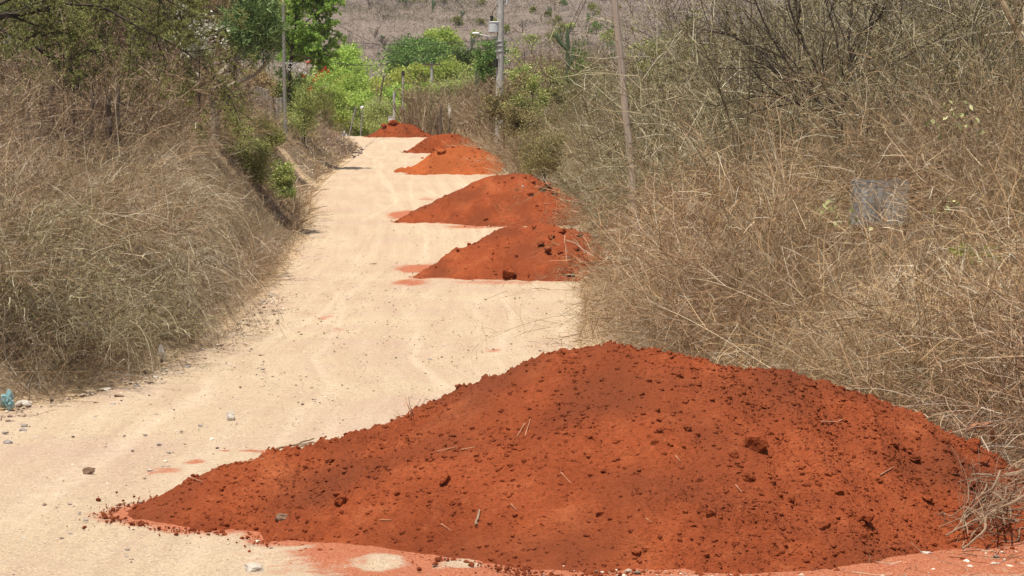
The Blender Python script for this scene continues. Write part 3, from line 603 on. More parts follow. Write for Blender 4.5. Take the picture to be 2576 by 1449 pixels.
def limb(acc, pl, r0, r1, sides=6, jit=0.0, sub=4):
    """one smooth tapered tube through 3-D points"""
    P = np.array([[p[0], p[1], p[2]] for p in pl], float); K = len(P)
    if K > 2 and sub > 1:
        t = np.linspace(0, K - 1, (K - 1) * sub + 1); fx = [pchip(np.arange(K), P[:, i]) for i in range(3)]
        P = np.stack([f(t) for f in fx], -1)
    P = P + RNG.normal(size=P.shape) * jit
    tubes(acc, P[None], np.linspace(r0, r1, len(P))[None], sides); return P
def pix(pl, d):
    return [at(p[0], p[1], (p[2] if len(p) > 2 else d)) for p in pl]
def stick(pl, r, label, mat='stick', group=None, P=None, lift=.012, name='stick'):
    pts = []
    for (px, py) in pl:
        q = (P.hit(px, py) if P else None) or hit(px, py)
        pts.append((q.x, q.y, q.z + lift))
    o0 = np.array(pts[0]); acc = Acc(); limb(acc, [np.array(p) - o0 for p in pts], r, r * .55, 5, r * .25)
    o = acc.obj(name, M[mat]); o.location = o0
    return tag(o, label, 'stick', group)
stick([(695, 1136), (735, 1128), (790, 1110)], .014, 'longer grey dry stick lying behind the largest pile', lift=.03)
stick([(718, 1137), (755, 1130), (785, 1118), (795, 1122)], .012, 'shorter forked-end stick alongside the longer grey stick', lift=.02)
stick([(930, 666), (948, 664)], .02, 'short dark twig alone on the road left of the cloddy pile', 'stick')
stick([(1198, 1330), (1203, 1310), (1206, 1292)], .012, 'thick pale stick standing out of the front face of the largest pile', 'stick', P=p1, lift=.03)
stick([(2065, 1066), (2100, 1068), (2122, 1062)], .008, 'short straight twig lying high on the outer half of the largest pile', 'red_stick', P=p1)
for pl in ([(1160, 1137), (1200, 1128)], [(1100, 1140), (1150, 1132)], [(1320, 1075), (1300, 1105)], [(1410, 1195), (1440, 1225)], [(1285, 1280), (1300, 1290)], [(955, 1312), (985, 1318)], [(1625, 1310), (1640, 1322)], [(1700, 1150), (1712, 1170)],
           [(620, 1165), (690, 1160)], [(435, 1208), (470, 1200)], [(480, 1210), (510, 1216)], [(1320, 1100), (1335, 1060)], [(1110, 1330), (1135, 1340)], [(1850, 1225), (1865, 1245)], [(2215, 1200), (2250, 1180)]):
    stick(pl, .0055, 'thin root fibre on the red earth of the largest pile', 'red_stick', 'root fibres on the largest pile', P=p1)
acc = Acc(); q = p1.hit(1040, 1046) or p1.hit(1040, 1060) or p1.hit(1040, 1090); S = np.repeat(np.array([[q.x, q.y, q.z - .05]]), 14, 0)
Pp = paths(S + RNG.normal(size=S.shape) * .03, np.array([[-.15, -.1, 1]]) + RNG.normal(size=S.shape) * .6, RNG.uniform(.12, .26, 14), 5, .3); tubes(acc, Pp - np.array(q), taper(14, 5, .004, .002))
o = acc.obj('dry_sprig', M['red_stick']); o.location = q; tag(o, 'little dead sprig sticking up from the ridge of the largest pile', 'sprig')

# litter
def crumple(name, loc, sx, sy, sz, mat, label, cat, seed):
    v = I3[0].copy(); n = vn2(v[:, 0] * 2.3 + seed, v[:, 1] * 2.3 + v[:, 2] * 2.9, seed) + .7 * np.abs(vn2(v[:, 0] * 5 + v[:, 2] * 4, v[:, 1] * 5 - v[:, 2], seed + 2))
    v = v * (1 + .55 * n)[:, None] * np.array([sx, sy, sz]); v[:, 2] -= v[:, 2].min()
    o = mkobj(name, mesh_from(name, v, None, I3[1]), mat); o.location = loc; return tag(o, label, cat)
q = hit(28, 1030, H); crumple('plastic_wrapper', (q.x, q.y - .15, q.z), .06, .05, .095, M['teal'], 'crumpled teal and white plastic wrapper in the grass at the road edge', 'wrapper', 4)
q = hit(411, 902, H); crumple('paper_scrap', (q.x, q.y - .2, q.z), .045, .03, .085, M['white'], 'small upright scrap of white paper at the edge of the dry grass', 'paper scrap', 9)

# ------------------------------------------------------------------ poles and posts
def polemesh(acc, a, b, r0, r1, sides=12, rough=0.0, segs=10):
    a = np.array(a); b = np.array(b); P = a + (b - a) * np.linspace(0, 1, segs)[:, None]; P[1:-1] += RNG.normal(size=(segs - 2, 3)) * rough
    T = nrm(b - a); A = nrm(np.cross(T, [0, 1, .01])); B = np.cross(T, A); ang = np.arange(sides) * 2 * math.pi / sides
    r = np.linspace(r0, r1, segs)
    V = P[:, None] + r[:, None, None] * (np.cos(ang)[None, :, None] * A + np.sin(ang)[None, :, None] * B)
    V = np.concatenate([V.reshape(-1, 3), P[[-1]]]); Q = []; T_ = []
    for k in range(segs - 1):
        for s in range(sides):
            s2 = (s + 1) % sides; Q.append([k * sides + s, k * sides + s2, (k + 1) * sides + s2, (k + 1) * sides + s])
    for s in range(sides): T_.append([(segs - 1) * sides + s, (segs - 1) * sides + (s + 1) % sides, segs * sides])
    acc.add(V, Q, T_)
def boxm(acc, c, s, rz=0.0):
    x, y, z = s; v = np.array([[i, j, k] for i in (-1, 1) for j in (-1, 1) for k in (-1, 1)], float) * np.array([x, y, z]) / 2
    if rz: v = np.stack([v[:, 0] * math.cos(rz) - v[:, 1] * math.sin(rz), v[:, 0] * math.sin(rz) + v[:, 1] * math.cos(rz), v[:, 2]], -1)
    acc.add(v + np.array(c), [[0, 1, 3, 2], [4, 6, 7, 5], [0, 4, 5, 1], [2, 3, 7, 6], [0, 2, 6, 4], [1, 5, 7, 3]])
def simple_pole(name, pxa, pxb, d, wpx, mat, label, cat, wpx1=None, below=1.5, group=None, rough=.008):
    a = np.array(at(*pxa, d)); b = np.array(at(*pxb, d)); u = nrm(b - a); g = float(H(a[0], d))
    if below is not None and u[2] > .3: a = a - u * max(0, (a[2] - g + .3) / u[2])
    r = wpx / 2 / F * d; acc = Acc(); base = a.copy(); polemesh(acc, a - base, b - base, r, (wpx1 or wpx * .85) / 2 / F * d, 12, rough)
    o = acc.obj(name, M[mat], smooth=False); o.location = base
    return tag(o, label, cat, group)
simple_pole('wooden_pole', (1596, 510), (1540, -70), 50, 20, 'wood_pole', 'tall pale weathered wooden pole leaning slightly above the cloddy pile', 'pole', 16)
simple_pole('utility_pole', (716, 240), (711, -60), 98, 9.5, 'wood_grey', 'slim grey utility pole beside the spiky-leaved pencil tree', 'pole', 8)
d = 165
o = simple_pole('marker_post', (1013, 325), (1014, 180), d, 5.5, 'concrete', 'tall thin grey post with dark cap, standing behind the farthest pile', 'post', 5)
b0 = o.location; acc = Acc(); t_ = np.array(at(1014, 182, d)) - np.array(b0); polemesh(acc, t_ - np.array([0, 0, .25]), t_ + np.array([0, 0, .1]), .14, .11, 8, 0, 3); acc.obj('cap', M['black'], o)
acc = Acc(); w0 = np.array(at(1013, 318, d)) - np.array(b0); w1 = np.array(at(1013, 275, d)) - np.array(b0); polemesh(acc, w0, w1, .13, .14, 10, .01, 8); acc.obj('wrapping', M['stone_brown'], o)
simple_pole('concrete_post', (991, 320), (992, 230), 163, 7, 'concrete', 'shorter plain grey post left of the tall capped post on the crest', 'post', 6.5)
simple_pole('leaning_pole', (949, 290), (966, 190), 172, 5, 'wood_dark', 'thin dark pole leaning among the bright green trees', 'pole', 4)
simple_pole('gate_post', (865 + 20, 312), (1016 - 121, 268), 168, 4, 'wood_grey', 'thin grey stake under the bright green trees left of the farthest pile', 'stake', 3.5)
o = simple_pole('stake', (909, 318), (913, 268), 166, 4, 'wood_grey', 'thin stake with a pinkish white ball on its tip at the crest', 'stake', 3.5)
acc = Acc(); v = rockverts(I2[0], 5, .12, 2) * .16; acc.add(v + np.array(at(911, 271, 166)) - np.array(o.location), None, I2[1]); acc.obj('ball', M['white'], o, smooth=True)
simple_pole('wooden_post', (1107, 336), (1109, 262), 148, 8, 'wood_dark', 'dark wooden post in the thin-stemmed scrub behind the second far pile', 'post', 6, rough=.02)
o = simple_pole('wooden_post', (1129, 338), (1131, 290), 148, 6, 'wood_dark', 'dark post carrying a tattered grey rag, right of the taller dark post', 'post', 5, rough=.02)
crumple('grey_rag', at(1131, 300, 147.8), .10, .05, .34, M['stone_pale'], 'tattered grey rag hung on the second dark post', 'rag', 21)
acc = Acc(); q = at(985, 303, 160); boxm(acc, (0, 0, 0), (.42, .3, .5), .2); o = acc.obj('meter_box', M['white']); o.location = q
acc = Acc(); boxm(acc, (0, 0, .27), (.48, .36, .05), .2); acc.obj('lid', M['metal'], o); acc = Acc(); boxm(acc, (0, 0, -1.0), (.16, .16, 1.5), .2); acc.obj('stand', M['concrete'], o)
tag(o, 'small white meter box by the grey posts above the farthest pile', 'meter box')
def tpole():
    d = 192; base = np.array(at(1085, 260, d)); base[2] = float(H(base[0], d)) - .3; top = np.array(at(1086, 158, d)); acc = Acc()
    polemesh(acc, base * 0, top - base, .16, .12, 10); o = acc.obj('telephone_pole', M['concrete']); o.location = base
    acc = Acc(); boxm(acc, top - base + np.array([0, -.16, -.15]), (1.6, .1, .12)); acc.obj('crossarm', M['wood_dark'], o)
    for k in (-.65, 0, .65):
        acc = Acc(); c = top - base + np.array([k, -.16, -.09]); polemesh(acc, c, c + np.array([0, 0, .18]), .05, .035, 8, 0, 3); acc.obj('insulator', M['black'], o)
    tag(o, 'small distant pole with a single crossarm in front of the dense dark-green tree', 'pole')
tpole()
# transformer pole with street lamp
d = 112; k = d / F
base = np.array(at(1254, 260, d)); base[2] = float(H(base[0], d)) - .4; top = np.array(at(1262, -190, d))
acc = Acc(); polemesh(acc, base * 0, top - base, .21, .15, 14, 0, 12); up = acc.obj('electricity_pole', M['concrete']); up.location = base
tag(up, 'thick concrete electricity pole carrying a transformer and a street lamp arm', 'electricity pole')
L = lambda px, py, dy=0.0: np.array(at(px, py, d)) + np.array([0, dy, 0]) - base
acc = Acc(); polemesh(acc, L(1242, 81, -.05), L(1242, 56, -.05), .26, .26, 16, 0, 4); tr = acc.obj('transformer', M['metal'], up)
acc = Acc(); polemesh(acc, L(1242, 56.4, -.05), L(1242, 54.5, -.05), .285, .20, 16, 0, 3); acc.obj('transformer_lid', M['metal'], tr)
acc = Acc(); polemesh(acc, L(1237, 55, -.1), L(1237, 40, -.1), .06, .085, 8, 0, 6); acc.obj('bushing', M['black'], tr)
acc = Acc(); polemesh(acc, L(1249, 60, -.1), L(1252, 57, -.1), .05, .05, 8, 0, 3); boxm(acc, L(1252, 62), (.3, .12, .1)); acc.obj('bracket', M['black'], up)
acc = Acc(); limb(acc, [L(1252, 97), L(1235, 93, -.1), L(1215, 89, -.2), L(1203, 87, -.2)], .035, .03, 6); la = acc.obj('lamp_arm', M['metal'], up)
v = I3[0] * np.array([.2, .14, .085]); v[:, 2] = np.where(v[:, 2] < 0, v[:, 2] * .5, v[:, 2]); acc = Acc(); acc.add(v + L(1197, 85, -.2), None, I3[1]); acc.obj('lamp_head', M['white'], la, smooth=True)
acc = Acc(); limb(acc, [L(1238, 40, -.1), L(1240, 30, -.1), L(1252, 14, -.1), L(1270, 5, -.1), L(1276, -10, -.1)], .018, .018, 5); acc.obj('jumper_cable', M['wire'], up)
acc = Acc(); polemesh(acc, L(1275, 10, -.1), L(1277, -6, -.1), .05, .07, 8, 0, 4); boxm(acc, L(1269, -1), (.5, .07, .07)); acc.obj('fuse_cutout', M['metal'], up)
for yy in (105, 116, 130):
    acc = Acc(); polemesh(acc, L(1255.5, yy), L(1255.5, yy - 1.6), .225, .225, 14, 0, 3); acc.obj('strap', M['metal'], up)
acc = Acc(); polemesh(acc, L(1248, 170, -.18), L(1248, 148, -.18), .1, .1, 8, 0, 3); acc.obj('cable_box', M['black'], up)
# wires
def wire(pl, label, r=.016, sag=0.0):
    P = np.array([at(*p) for p in pl]); o0 = P[0].copy(); acc = Acc(); t = np.linspace(0, 1, 24)
    if len(P) == 2: P = P[0] + (P[1] - P[0]) * t[:, None]; P[:, 2] -= sag * 4 * t * (1 - t)
    limb(acc, P - o0, r, r, 5, 0, 1 if len(P) > 3 else 6); o = acc.obj('overhead_wire', M['wire']); o.location = o0; tag(o, label, 'wire')
wire([(1250, 99, 111.5), (790, 96, 140)], 'uppermost long wire sagging from the electricity pole across the hill to the left trees', sag=.32)
wire([(1250, 111, 111.5), (1100, 140, 165)], 'twin service wire dropping from the electricity pole towards the dense green tree', sag=.1)
wire([(1250, 114, 111.5), (1160, 132, 178)], 'lowest thin wire dropping from the electricity pole beside the twin service wire', sag=.1)
wire([(815, 45, 120), (1013, 140, 176)], 'wire slanting down in front of the hill to the tall capped post', sag=.1)
wire([(715, 130, 84), (980, 158, 190)], 'wire running from the slim grey pole just above the bright green trees', sag=.35)
wire([(1478, -10, 90), (1440, 75, 120)], 'dark stay wire slanting over the scrub right of the transformer', r=.014)
wire([(1470, -10, 90), (1430, 75, 120)], 'second stay wire parallel to the dark one, nearer the transformer', r=.012)
wire([(1146, -8, 180), (1178, 45, 230)], 'short wire slanting down the hill left of the transformer', r=.025)
wire([(1013, 232, 164.9), (1120, 262, 150)], 'thin low wire from the capped post into the scrub', r=.012)

# fences
fz = empty('palisade_fence', at(640, 280, 92) + Vector((0, 0, -1.2)), 'row of round grey palisade posts with flat cut tops above the dry grass', 'fence'); f0 = np.array(fz.location)
for px, top in [(588, 245), (600, 236), (617, 232), (628, 228), (634, 222), (640, 218), (648, 219), (656, 221), (664, 224), (672, 226), (681, 245), (690, 247), (698, 249), (707, 247), (716, 248), (724, 250), (733, 246), (742, 246), (751, 245), (760, 244), (486, 262), (491, 273), (560, 252)]:
    d = 84 + max(px - 588, -30) / 172 * 28
    t = np.array(at(px, top, d)); b = t.copy(); b[2] = float(H(t[0], d)) - .25; acc = Acc()
    polemesh(acc, b - f0, t - f0, .075, .07, 10, .004, 6); po = acc.obj('post', M['wood_grey'], fz)
    acc = Acc(); polemesh(acc, t - f0, t - f0 + np.array([0, 0, .02]), .077, .07, 10, 0, 2); acc.obj('cut_top', M['wood_cut'], po)
for (px, top, bot, wp, lb) in [(71, 196, 300, 15, 'leftmost thick dark fence post in the brown tangle'), (132, 216, 320, 14, 'dark fence post with a level top, second along in the brown tangle'), (183, 262, 335, 13, 'short leaning dark post third along in the brown tangle'), (232, 235, 350, 11, 'thin vine-wrapped post fourth along in the brown tangle'), (272, 240, 345, 14, 'stout vine-wrapped post fifth along in the brown tangle'), (297, 222, 320, 12, 'vine-wrapped post sixth along, nearest the pale trunk')]:
    simple_pole('fence_post', (px + random.uniform(-3, 3), bot), (px, top), 52, wp, 'wood_dark', lb, 'fence post', rough=.02)

# translucent sheet standing in the brush
root = empty('sheet_panel', at(2217, 560, 30.8), 'weathered blue-grey corrugated sheet standing upright in the tan brush', 'panel'); o0 = np.array(root.location)
c = [np.array(at(px, py, 30.8)) - o0 for px, py in ((2143, 450), (2288, 452), (2284, 566), (2140, 566))]
uu = np.linspace(0, 1, 61); vv = np.linspace(0, 1, 9); V = []
for b in vv:
    for a in uu:
        p = (c[0] * (1 - a) + c[1] * a) * (1 - b) + (c[3] * (1 - a) + c[2] * a) * b
        V.append(p + np.array([0, .012 * math.sin(a * 44) + .03 * math.sin(b * 2 + a), .015 * vn2(a * 9, b * 0.0, 3) * (1 - b)]))
V = np.array(V).reshape(9, 61, 3); q_, Qd = gridmesh(V[..., 0], V[..., 1], V[..., 2])
m, nn, out = newmat('sheet_skin'); tc = N_(nn, 'ShaderNodeTexCoord'); mp_ = N_(nn, 'ShaderNodeMapping'); mp_.inputs['Scale'].default_value = (9, 1, 1.6); nn.links.new(tc.outputs['Object'], mp_.inputs[0])
f = noise(nn, mp_.outputs[0], 1.3, 5, .6); bs = diffuse(nn, out, ramp(nn, f, [(.36, (.20, .19, .18)), (.5, (.48, .49, .48)), (.66, (.56, .62, .62))]), .6, .3); tl = N_(nn, 'ShaderNodeBsdfTranslucent'); tl.inputs[0].default_value = (.5, .5, .48, 1); mx = N_(nn, 'ShaderNodeMixShader'); mx.inputs[0].default_value = .55; nn.links.new(bs.outputs[0], mx.inputs[1]); nn.links.new(tl.outputs[0], mx.inputs[2]); nn.links.new(mx.outputs[0], out.inputs[0])
mkobj('sheet', mesh_from('sheet', q_, Qd, smooth=True), m, root)
for px in (2150, 2278):
    acc = Acc(); a = np.array(at(px, 640, 30.86)) - o0; b = np.array(at(px, 458, 30.86)) - o0; a[2] = float(H(a[0] + o0[0], 31.5)) - o0[2] - .1; polemesh(acc, a + [0, .05, 0], b + [0, .05, 0], .018, .016, 6, .004, 5); acc.obj('stake', M['wood_dark'], root)

# ------------------------------------------------------------------ motorcyclist behind the crest
def skin_obj(name, verts, edges, radii, mat, parent=None, sub=2):
    me = bpy.data.meshes.new(name); me.from_pydata(verts, edges, []); o = bpy.data.objects.new(name, me); COL.objects.link(o)
    md = o.modifiers.new('skin', 'SKIN'); sb = o.modifiers.new('sub', 'SUBSURF'); sb.levels = sub; sb.render_levels = sub
    for i, r in enumerate(radii): me.skin_vertices[0].data[i].radius = (r, r) if not isinstance(r, tuple) else r
    me.skin_vertices[0].data[0].use_root = True; me.materials.append(mat)
    if parent: o.parent = parent
    return o
hd = at(866, 335, 175); gz_ = float(zr(175)); sc_ = (hd.z - gz_) / 1.42
rider = skin_obj('person', [(0, .12, .82), (0, .07, 1.0), (0, 0, 1.2), (0, -.03, 1.30), (0, -.04, 1.40), (-.19, -.02, 1.25), (.19, -.02, 1.25), (-.30, -.18, 1.06), (.30, -.18, 1.06), (-.29, -.42, 1.02), (.29, -.42, 1.02),
    (-.11, .08, .80), (.11, .08, .80), (-.18, -.30, .74), (.18, -.30, .74), (-.17, -.14, .36), (.17, -.14, .36), (-.17, -.30, .30), (.17, -.30, .30)],
    [(0, 1), (1, 2), (2, 3), (3, 4), (2, 5), (2, 6), (5, 7), (6, 8), (7, 9), (8, 10), (0, 11), (0, 12), (11, 13), (12, 14), (13, 15), (14, 16), (15, 17), (16, 18)],
    [(.15, .12), (.15, .11), (.17, .11), .06, .075, .075, .075, .05, .05, .035, .035, .09, .09, .07, .07, .05, .05, .04, .04], M['shirt'])
rider.location = (hd.x, 175, gz_); rider.scale = (sc_,) * 3
tag(rider, 'rider in dark helmet and pale shirt, half hidden by the road crest', 'person')
acc = Acc(); v = I3[0] * np.array([.135, .16, .145]); acc.add(v + np.array([0, -.02, 1.43]), None, I3[1]); he = acc.obj('helmet', M['black'], rider, smooth=True)
acc = Acc(); v = I3[0] * np.array([.115, .075, .05]); acc.add(v + np.array([0, -.135, 1.43]), None, I3[1]); acc.obj('visor', M['metal'], he, smooth=True)
acc = Acc(); v = I3[0] * np.array([.10, .12, .05]); acc.add(v + np.array([0, -.01, 1.555]), None, I3[1]); acc.obj('crest', M['white'], he, smooth=True)
bike = empty('motorcycle', (hd.x, 175, gz_), 'small motorcycle under the rider, almost wholly hidden by the road crest', 'motorcycle')
def torus(acc, c, R_, r_):
    a = np.linspace(0, 2 * math.pi, 24, endpoint=False); P = np.stack([0 * a + c[0], c[1] + R_ * np.cos(a), c[2] + R_ * np.sin(a)], -1); P = np.concatenate([P, P[:1]]); tubes(acc, P[None], np.full((1, 25), r_), 8)
for yy in (-.62, .62):
    acc = Acc(); torus(acc, (0, yy, .30), .25, .05); wl = acc.obj('wheel', M['black'], bike); acc = Acc(); polemesh(acc, (-.05, yy, .3), (.05, yy, .3), .12, .12, 12, 0, 3); acc.obj('hub', M['metal'], wl)
acc = Acc(); v = I3[0] * np.array([.13, .34, .16]); acc.add(v + np.array([0, -.12, .68]), None, I3[1]); acc.obj('tank', M['stone_brown'], bike, smooth=True)
acc = Acc(); v = I3[0] * np.array([.13, .36, .07]); acc.add(v + np.array([0, .32, .72]), None, I3[1]); acc.obj('saddle', M['black'], bike, smooth=True)
acc = Acc(); v = rockverts(I2[0], 3, .1, 3) * .2; acc.add(v + np.array([0, 0, .42]), None, I2[1]); acc.obj('engine', M['metal'], bike)
acc = Acc(); limb(acc, [(-.34, -.40, 1.0), (-.12, -.5, .97), (.12, -.5, .97), (.34, -.40, 1.0)], .016, .016, 6); limb(acc, [(0, -.5, .97), (0, -.62, .3)], .03, .03, 6); acc.obj('handlebar', M['metal'], bike)
acc = Acc(); v = I2[0] * .09; acc.add(v + np.array([0, -.58, .84]), None, I2[1]); acc.obj('headlight', M['white'], bike, smooth=True)
for s in (-1, 1):
    acc = Acc(); limb(acc, [(s * .28, -.42, 1.0), (s * .33, -.43, 1.16)], .008, .008, 5); v = I2[0] * np.array([.06, .02, .045]); acc.add(v + np.array([s * .34, -.43, 1.19]), None, I2[1]); acc.obj('mirror', M['black'], bike)
# ------------------------------------------------------------------ vegetation: prototypes
def mk_shrub(name, label, cat, group, tw, lf, seed, h=2.6, stems=9, spread=.55, n1=7, n2=5, n3=3, nleaf=2500, ls=.03, droop=.03, r0=.016, wig=.12, upb=.25, base=.25, thick=1.0, lr=.45):
    global RNG; RNG = np.random.default_rng(seed)
    root = empty(name, (0, 0, 0), label, cat, group)
    S = RNG.normal(size=(stems, 3)) * np.array([base, base, 0]); D = np.stack([RNG.normal(0, spread, stems), RNG.normal(0, spread, stems), np.ones(stems)], -1) + S * .5
    P0 = paths(S - np.array([0, 0, .1]), D, h * RNG.uniform(.7, 1.15, stems), 8, wig * .8, droop)
    P1, _ = grow(P0, n1, .15, 1, h * .42, .5, .75, upb, 6, wig, droop)
    P2, _ = grow(P1, n2, .15, 1, h * .20, .5, .8, upb * .6, 4, wig * 1.2, droop)
    P3_, _ = grow(P2, n3, .2, 1, h * .10, .5, .9, .1, 3, wig * 1.2, droop)
    acc = Acc()
    tubes(acc, P0, taper(len(P0), 8, r0, r0 * .35), 5); tubes(acc, P1, taper(len(P1), 6, r0 * .42, r0 * .2), 3)
    ribbons(acc, P2, taper(len(P2), 4, r0 * .55 * thick, r0 * .3 * thick)); ribbons(acc, P3_, taper(len(P3_), 3, r0 * .42 * thick, r0 * .22 * thick))
    acc.obj('stems', tw, root)
    if nleaf:
        acc = Acc(); src = P3_ if len(P3_) else P2
        C, T = along(src, int(nleaf * .7), .2, 1); C2, T2 = along(P2, nleaf - len(C), .3, 1); C = np.concatenate([C, C2]); T = np.concatenate([T, T2])
        leaves(acc, C, ls * RNG.uniform(.6, 1.5, len(C)), ls * lr * RNG.uniform(.7, 1.3, len(C)), T * .6 + RNG.normal(size=C.shape) * .7 - np.array([0, 0, .15]))
        acc.obj('foliage', lf, root)
    return root
def mk_tangle(name, label, group, tw, seed, h=1.15, n=60, n1=9, n2=3, r=.0037, arch=.13, spread=.8, lf=None, nleaf=0, cat='bush', L=1.5):
    global RNG; RNG = np.random.default_rng(seed)
    root = empty(name, (0, 0, 0), label, cat, group)
    S = RNG.normal(size=(n, 3)) * np.array([.28, .28, 0]); D = np.stack([RNG.normal(0, spread, n), RNG.normal(0, spread, n), np.ones(n)], -1)
    P0 = paths(S - np.array([0, 0, .1]), D, h * L * RNG.uniform(.55, 1.2, n), 9, .06, arch)
    P1, _ = grow(P0, n1, .2, 1, h * .42, .5, .8, .15, 5, .10, .05); P2, _ = grow(P1, n2, .2, 1, h * .2, .5, .9, .1, 4, .2, .05)
    acc = Acc(); tubes(acc, P0, taper(len(P0), 9, r, r * .5), 3); ribbons(acc, P1, taper(len(P1), 5, r * 1.5, r * .8)); ribbons(acc, P2, taper(len(P2), 4, r * 1.3, r * .7))
    acc.obj('stems', tw, root)
    if nleaf:
        acc = Acc(); C, T = along(P2, nleaf, .2, 1); leaves(acc, C, .03 * RNG.uniform(.6, 1.5, nleaf), .012, T + RNG.normal(size=C.shape) * .6); acc.obj('foliage', lf, root)
    return root
def scatter(protos, spots, srange=(.8, 1.25), hf=H, tilt=.12, sink=.05, zsq=(.85, 1.2)):
    used = 0
    for i, (x, d) in enumerate(spots):
        p = protos[i % len(protos)]; s = rnd.uniform(*srange); loc = (x, d, float(hf(x, d)) - sink); rot = (rnd.uniform(-tilt, tilt), rnd.uniform(-tilt, tilt), rnd.uniform(0, 6.28)); sc = (s, s, s * rnd.uniform(*zsq))
        if i < len(protos): p.location = loc; p.rotation_euler = rot; p.scale = sc
        else: copy_tree(p, loc, rot, sc)
rnd = random.Random(5)
PILES = [p1, p2, p3, p4, p5, p6]
def free(x, d, m=.0):
    for P in PILES:
        if P.x0 < x < P.x0 + P.res * P.Z.shape[1] and P.y0 < d < P.y0 + P.res * P.Z.shape[0]:
            if float(P.z(x, d)[1]) + float(zr(d)) > float(H(x, d)) - m: return False
    return True
WINS = [(1535, 1640, 40, 50.5, .8), (2110, 2325, 25.5, 31.6, .5), (1250, 1565, 30, 58, .85), (1150, 1420, 46, 73, .7), (1050, 1235, 74, 102.5, .7), (1000, 1215, 104, 128.5, .6), (900, 1090, 128, 151.5, .6), (575, 770, 82, 118, .2), (590, 725, 56, 81, .3), (420, 600, 45, 66, .35), (55, 312, 36, 52.3, .5), (1980, 2200, 35, 40, .4), (530, 610, 33, 45.5, .7), (805, 915, 95, 176, .45)]
TALL = [(570, 770, 44, 118, .45), (1495, 1640, 30, 50.5, 1.3)]
def blocked(x, d, m=1.0, wins=None):
    px = CX + F * np.asarray(x) / d; out = np.zeros(np.shape(px), bool)
    for a, b, d0, d1, r in (WINS if wins is None else wins):
        k = r * m * F / d; out = out | ((px > a - k) & (px < b + k) & (d > d0) & (d < d1))
    return out
def inview(x, d, m=1.5): return -.245 * d - m < x < .245 * d + m
def spots(side, n, d0, d1, o0, o1, pw=1.4, gap=0.0, ow=1.0, tall=False):
    out = []; t = 0
    while len(out) < n and t < n * 60:
        t += 1; d = d0 + (d1 - d0) * rnd.random() ** pw; o = o0 + (o1 - o0) * rnd.random() ** ow
        x = float(XR(d)) + o if side > 0 else float(XL(d)) - o
        if not inview(x, d) or not free(x, d, .02) or bool(blocked(x, d)) or (tall and bool(blocked(x, d, 1.0, TALL))): continue
        if gap and any((x - a) ** 2 + (d - b) ** 2 < gap * gap for a, b in out): continue
        out.append((x, d))
    return out
# right bank, from the front tangle back to the grey scrub
GR = 'dry tan bushes on the right bank'
tan = [mk_tangle('dry_bush', 'leafless tan bush of thin arching stems on the bank right of the road', GR, M['straw_orange'], 100 + i, h=1.15 + .1 * i, n=70, n1=10, n2=3) for i in range(4)]
scatter(tan, spots(1, 110, 20, 46, .5, 8.5, 1.0, .45), (.6, 1.4), tilt=.25)
GO = 'thin-stemmed olive shrubs on the right bank'
olv = [mk_shrub('dry_shrub', 'thin-stemmed olive-brown shrub with tiny sparse leaves in the thicket right of the road', 'shrub', GO, M['olive_twig'], M['olive_leaf'], 200 + i, h=2.5 + .25 * i, nleaf=2600, stems=10, ls=.034) for i in range(5)]
sp = spots(1, 84, 34, 66, 3.2, 12.5, 1.0, .8, tall=True) + spots(1, 85, 52, 112, 1.2, 17, 1.0, .8, tall=True) + spots(1, 16, 50, 66, 1.0, 3, 1.0, .5, tall=True)
scatter(olv, sp, (.8, 1.35), tilt=.15)
for px in list(np.linspace(1800, 2260, 18)):
    d = rnd.uniform(47, 74); x = (px + rnd.uniform(-15, 15) - CX) / F * d; s = rnd.uniform(1.4, 1.95); copy_tree(olv[rnd.randrange(5)], (x, d, float(H(x, d)) - .05), (rnd.uniform(-.12, .12), rnd.uniform(-.12, .12), rnd.uniform(0, 6.28)), s)
GS = 'straw bushes along the right road edge'
stw = [mk_tangle('dry_bush', 'low straw-coloured bush at the right edge of the road beside the far piles', GS, M['straw'], 300 + i, h=1.2, n=60, n1=9, n2=3, lf=M['olive_leaf'], nleaf=500) for i in range(3)]
scatter(stw, spots(1, 60, 46, 112, .35, 3.2, 1.0, .5), (.9, 1.4), tilt=.2)
GM = 'grey leafless scrub on the right slope'
gry = [mk_shrub('bare_shrub', 'grey leafless many-stemmed shrub high on the slope behind the right thicket', 'shrub', GM, M['grey_twig'], None, 400 + i, h=3.2, stems=11, spread=.4, nleaf=0, r0=.02, n1=8, thick=1.5) for i in range(3)]
scatter(gry, spots(1, 80, 58, 150, 9, 36, 1.0, 1.0), (.8, 1.4), tilt=.12)
for px in np.linspace(2260, 2620, 20):
    d = rnd.uniform(49, 72); x = (px + rnd.uniform(-15, 15) - CX) / F * d; copy_tree(gry[rnd.randrange(3)], (x, d, float(H(x, d)) - .05), (rnd.uniform(-.1, .1), rnd.uniform(-.1, .1), rnd.uniform(0, 6.28)), rnd.uniform(1.0, 1.45))
GV = 'bare upright scrub by the far piles'
ver = [mk_shrub('bare_shrub', 'bare upright brown scrub with thin vertical stems behind the far piles', 'shrub', GV, M['brown_twig'], M['olive_leaf'], 450 + i, h=2.9, stems=14, spread=.22, nleaf=900, ls=.06, r0=.026, n1=5, n2=4, n3=3, thick=1.3, upb=.5) for i in range(3)]
scatter(ver, spots(1, 70, 112, 176, .7, 9, .8, .7) + [((px - CX) / F * d, d) for px, d in [(1040, 158), (1065, 156), (1090, 160), (1110, 157), (1135, 155), (1150, 161), (1170, 150), (1190, 146), (1205, 152), (1225, 140), (1100, 166), (1160, 168), (1030, 166), (1075, 170), (1130, 170), (1215, 163)]], (.8, 1.3), tilt=.1)
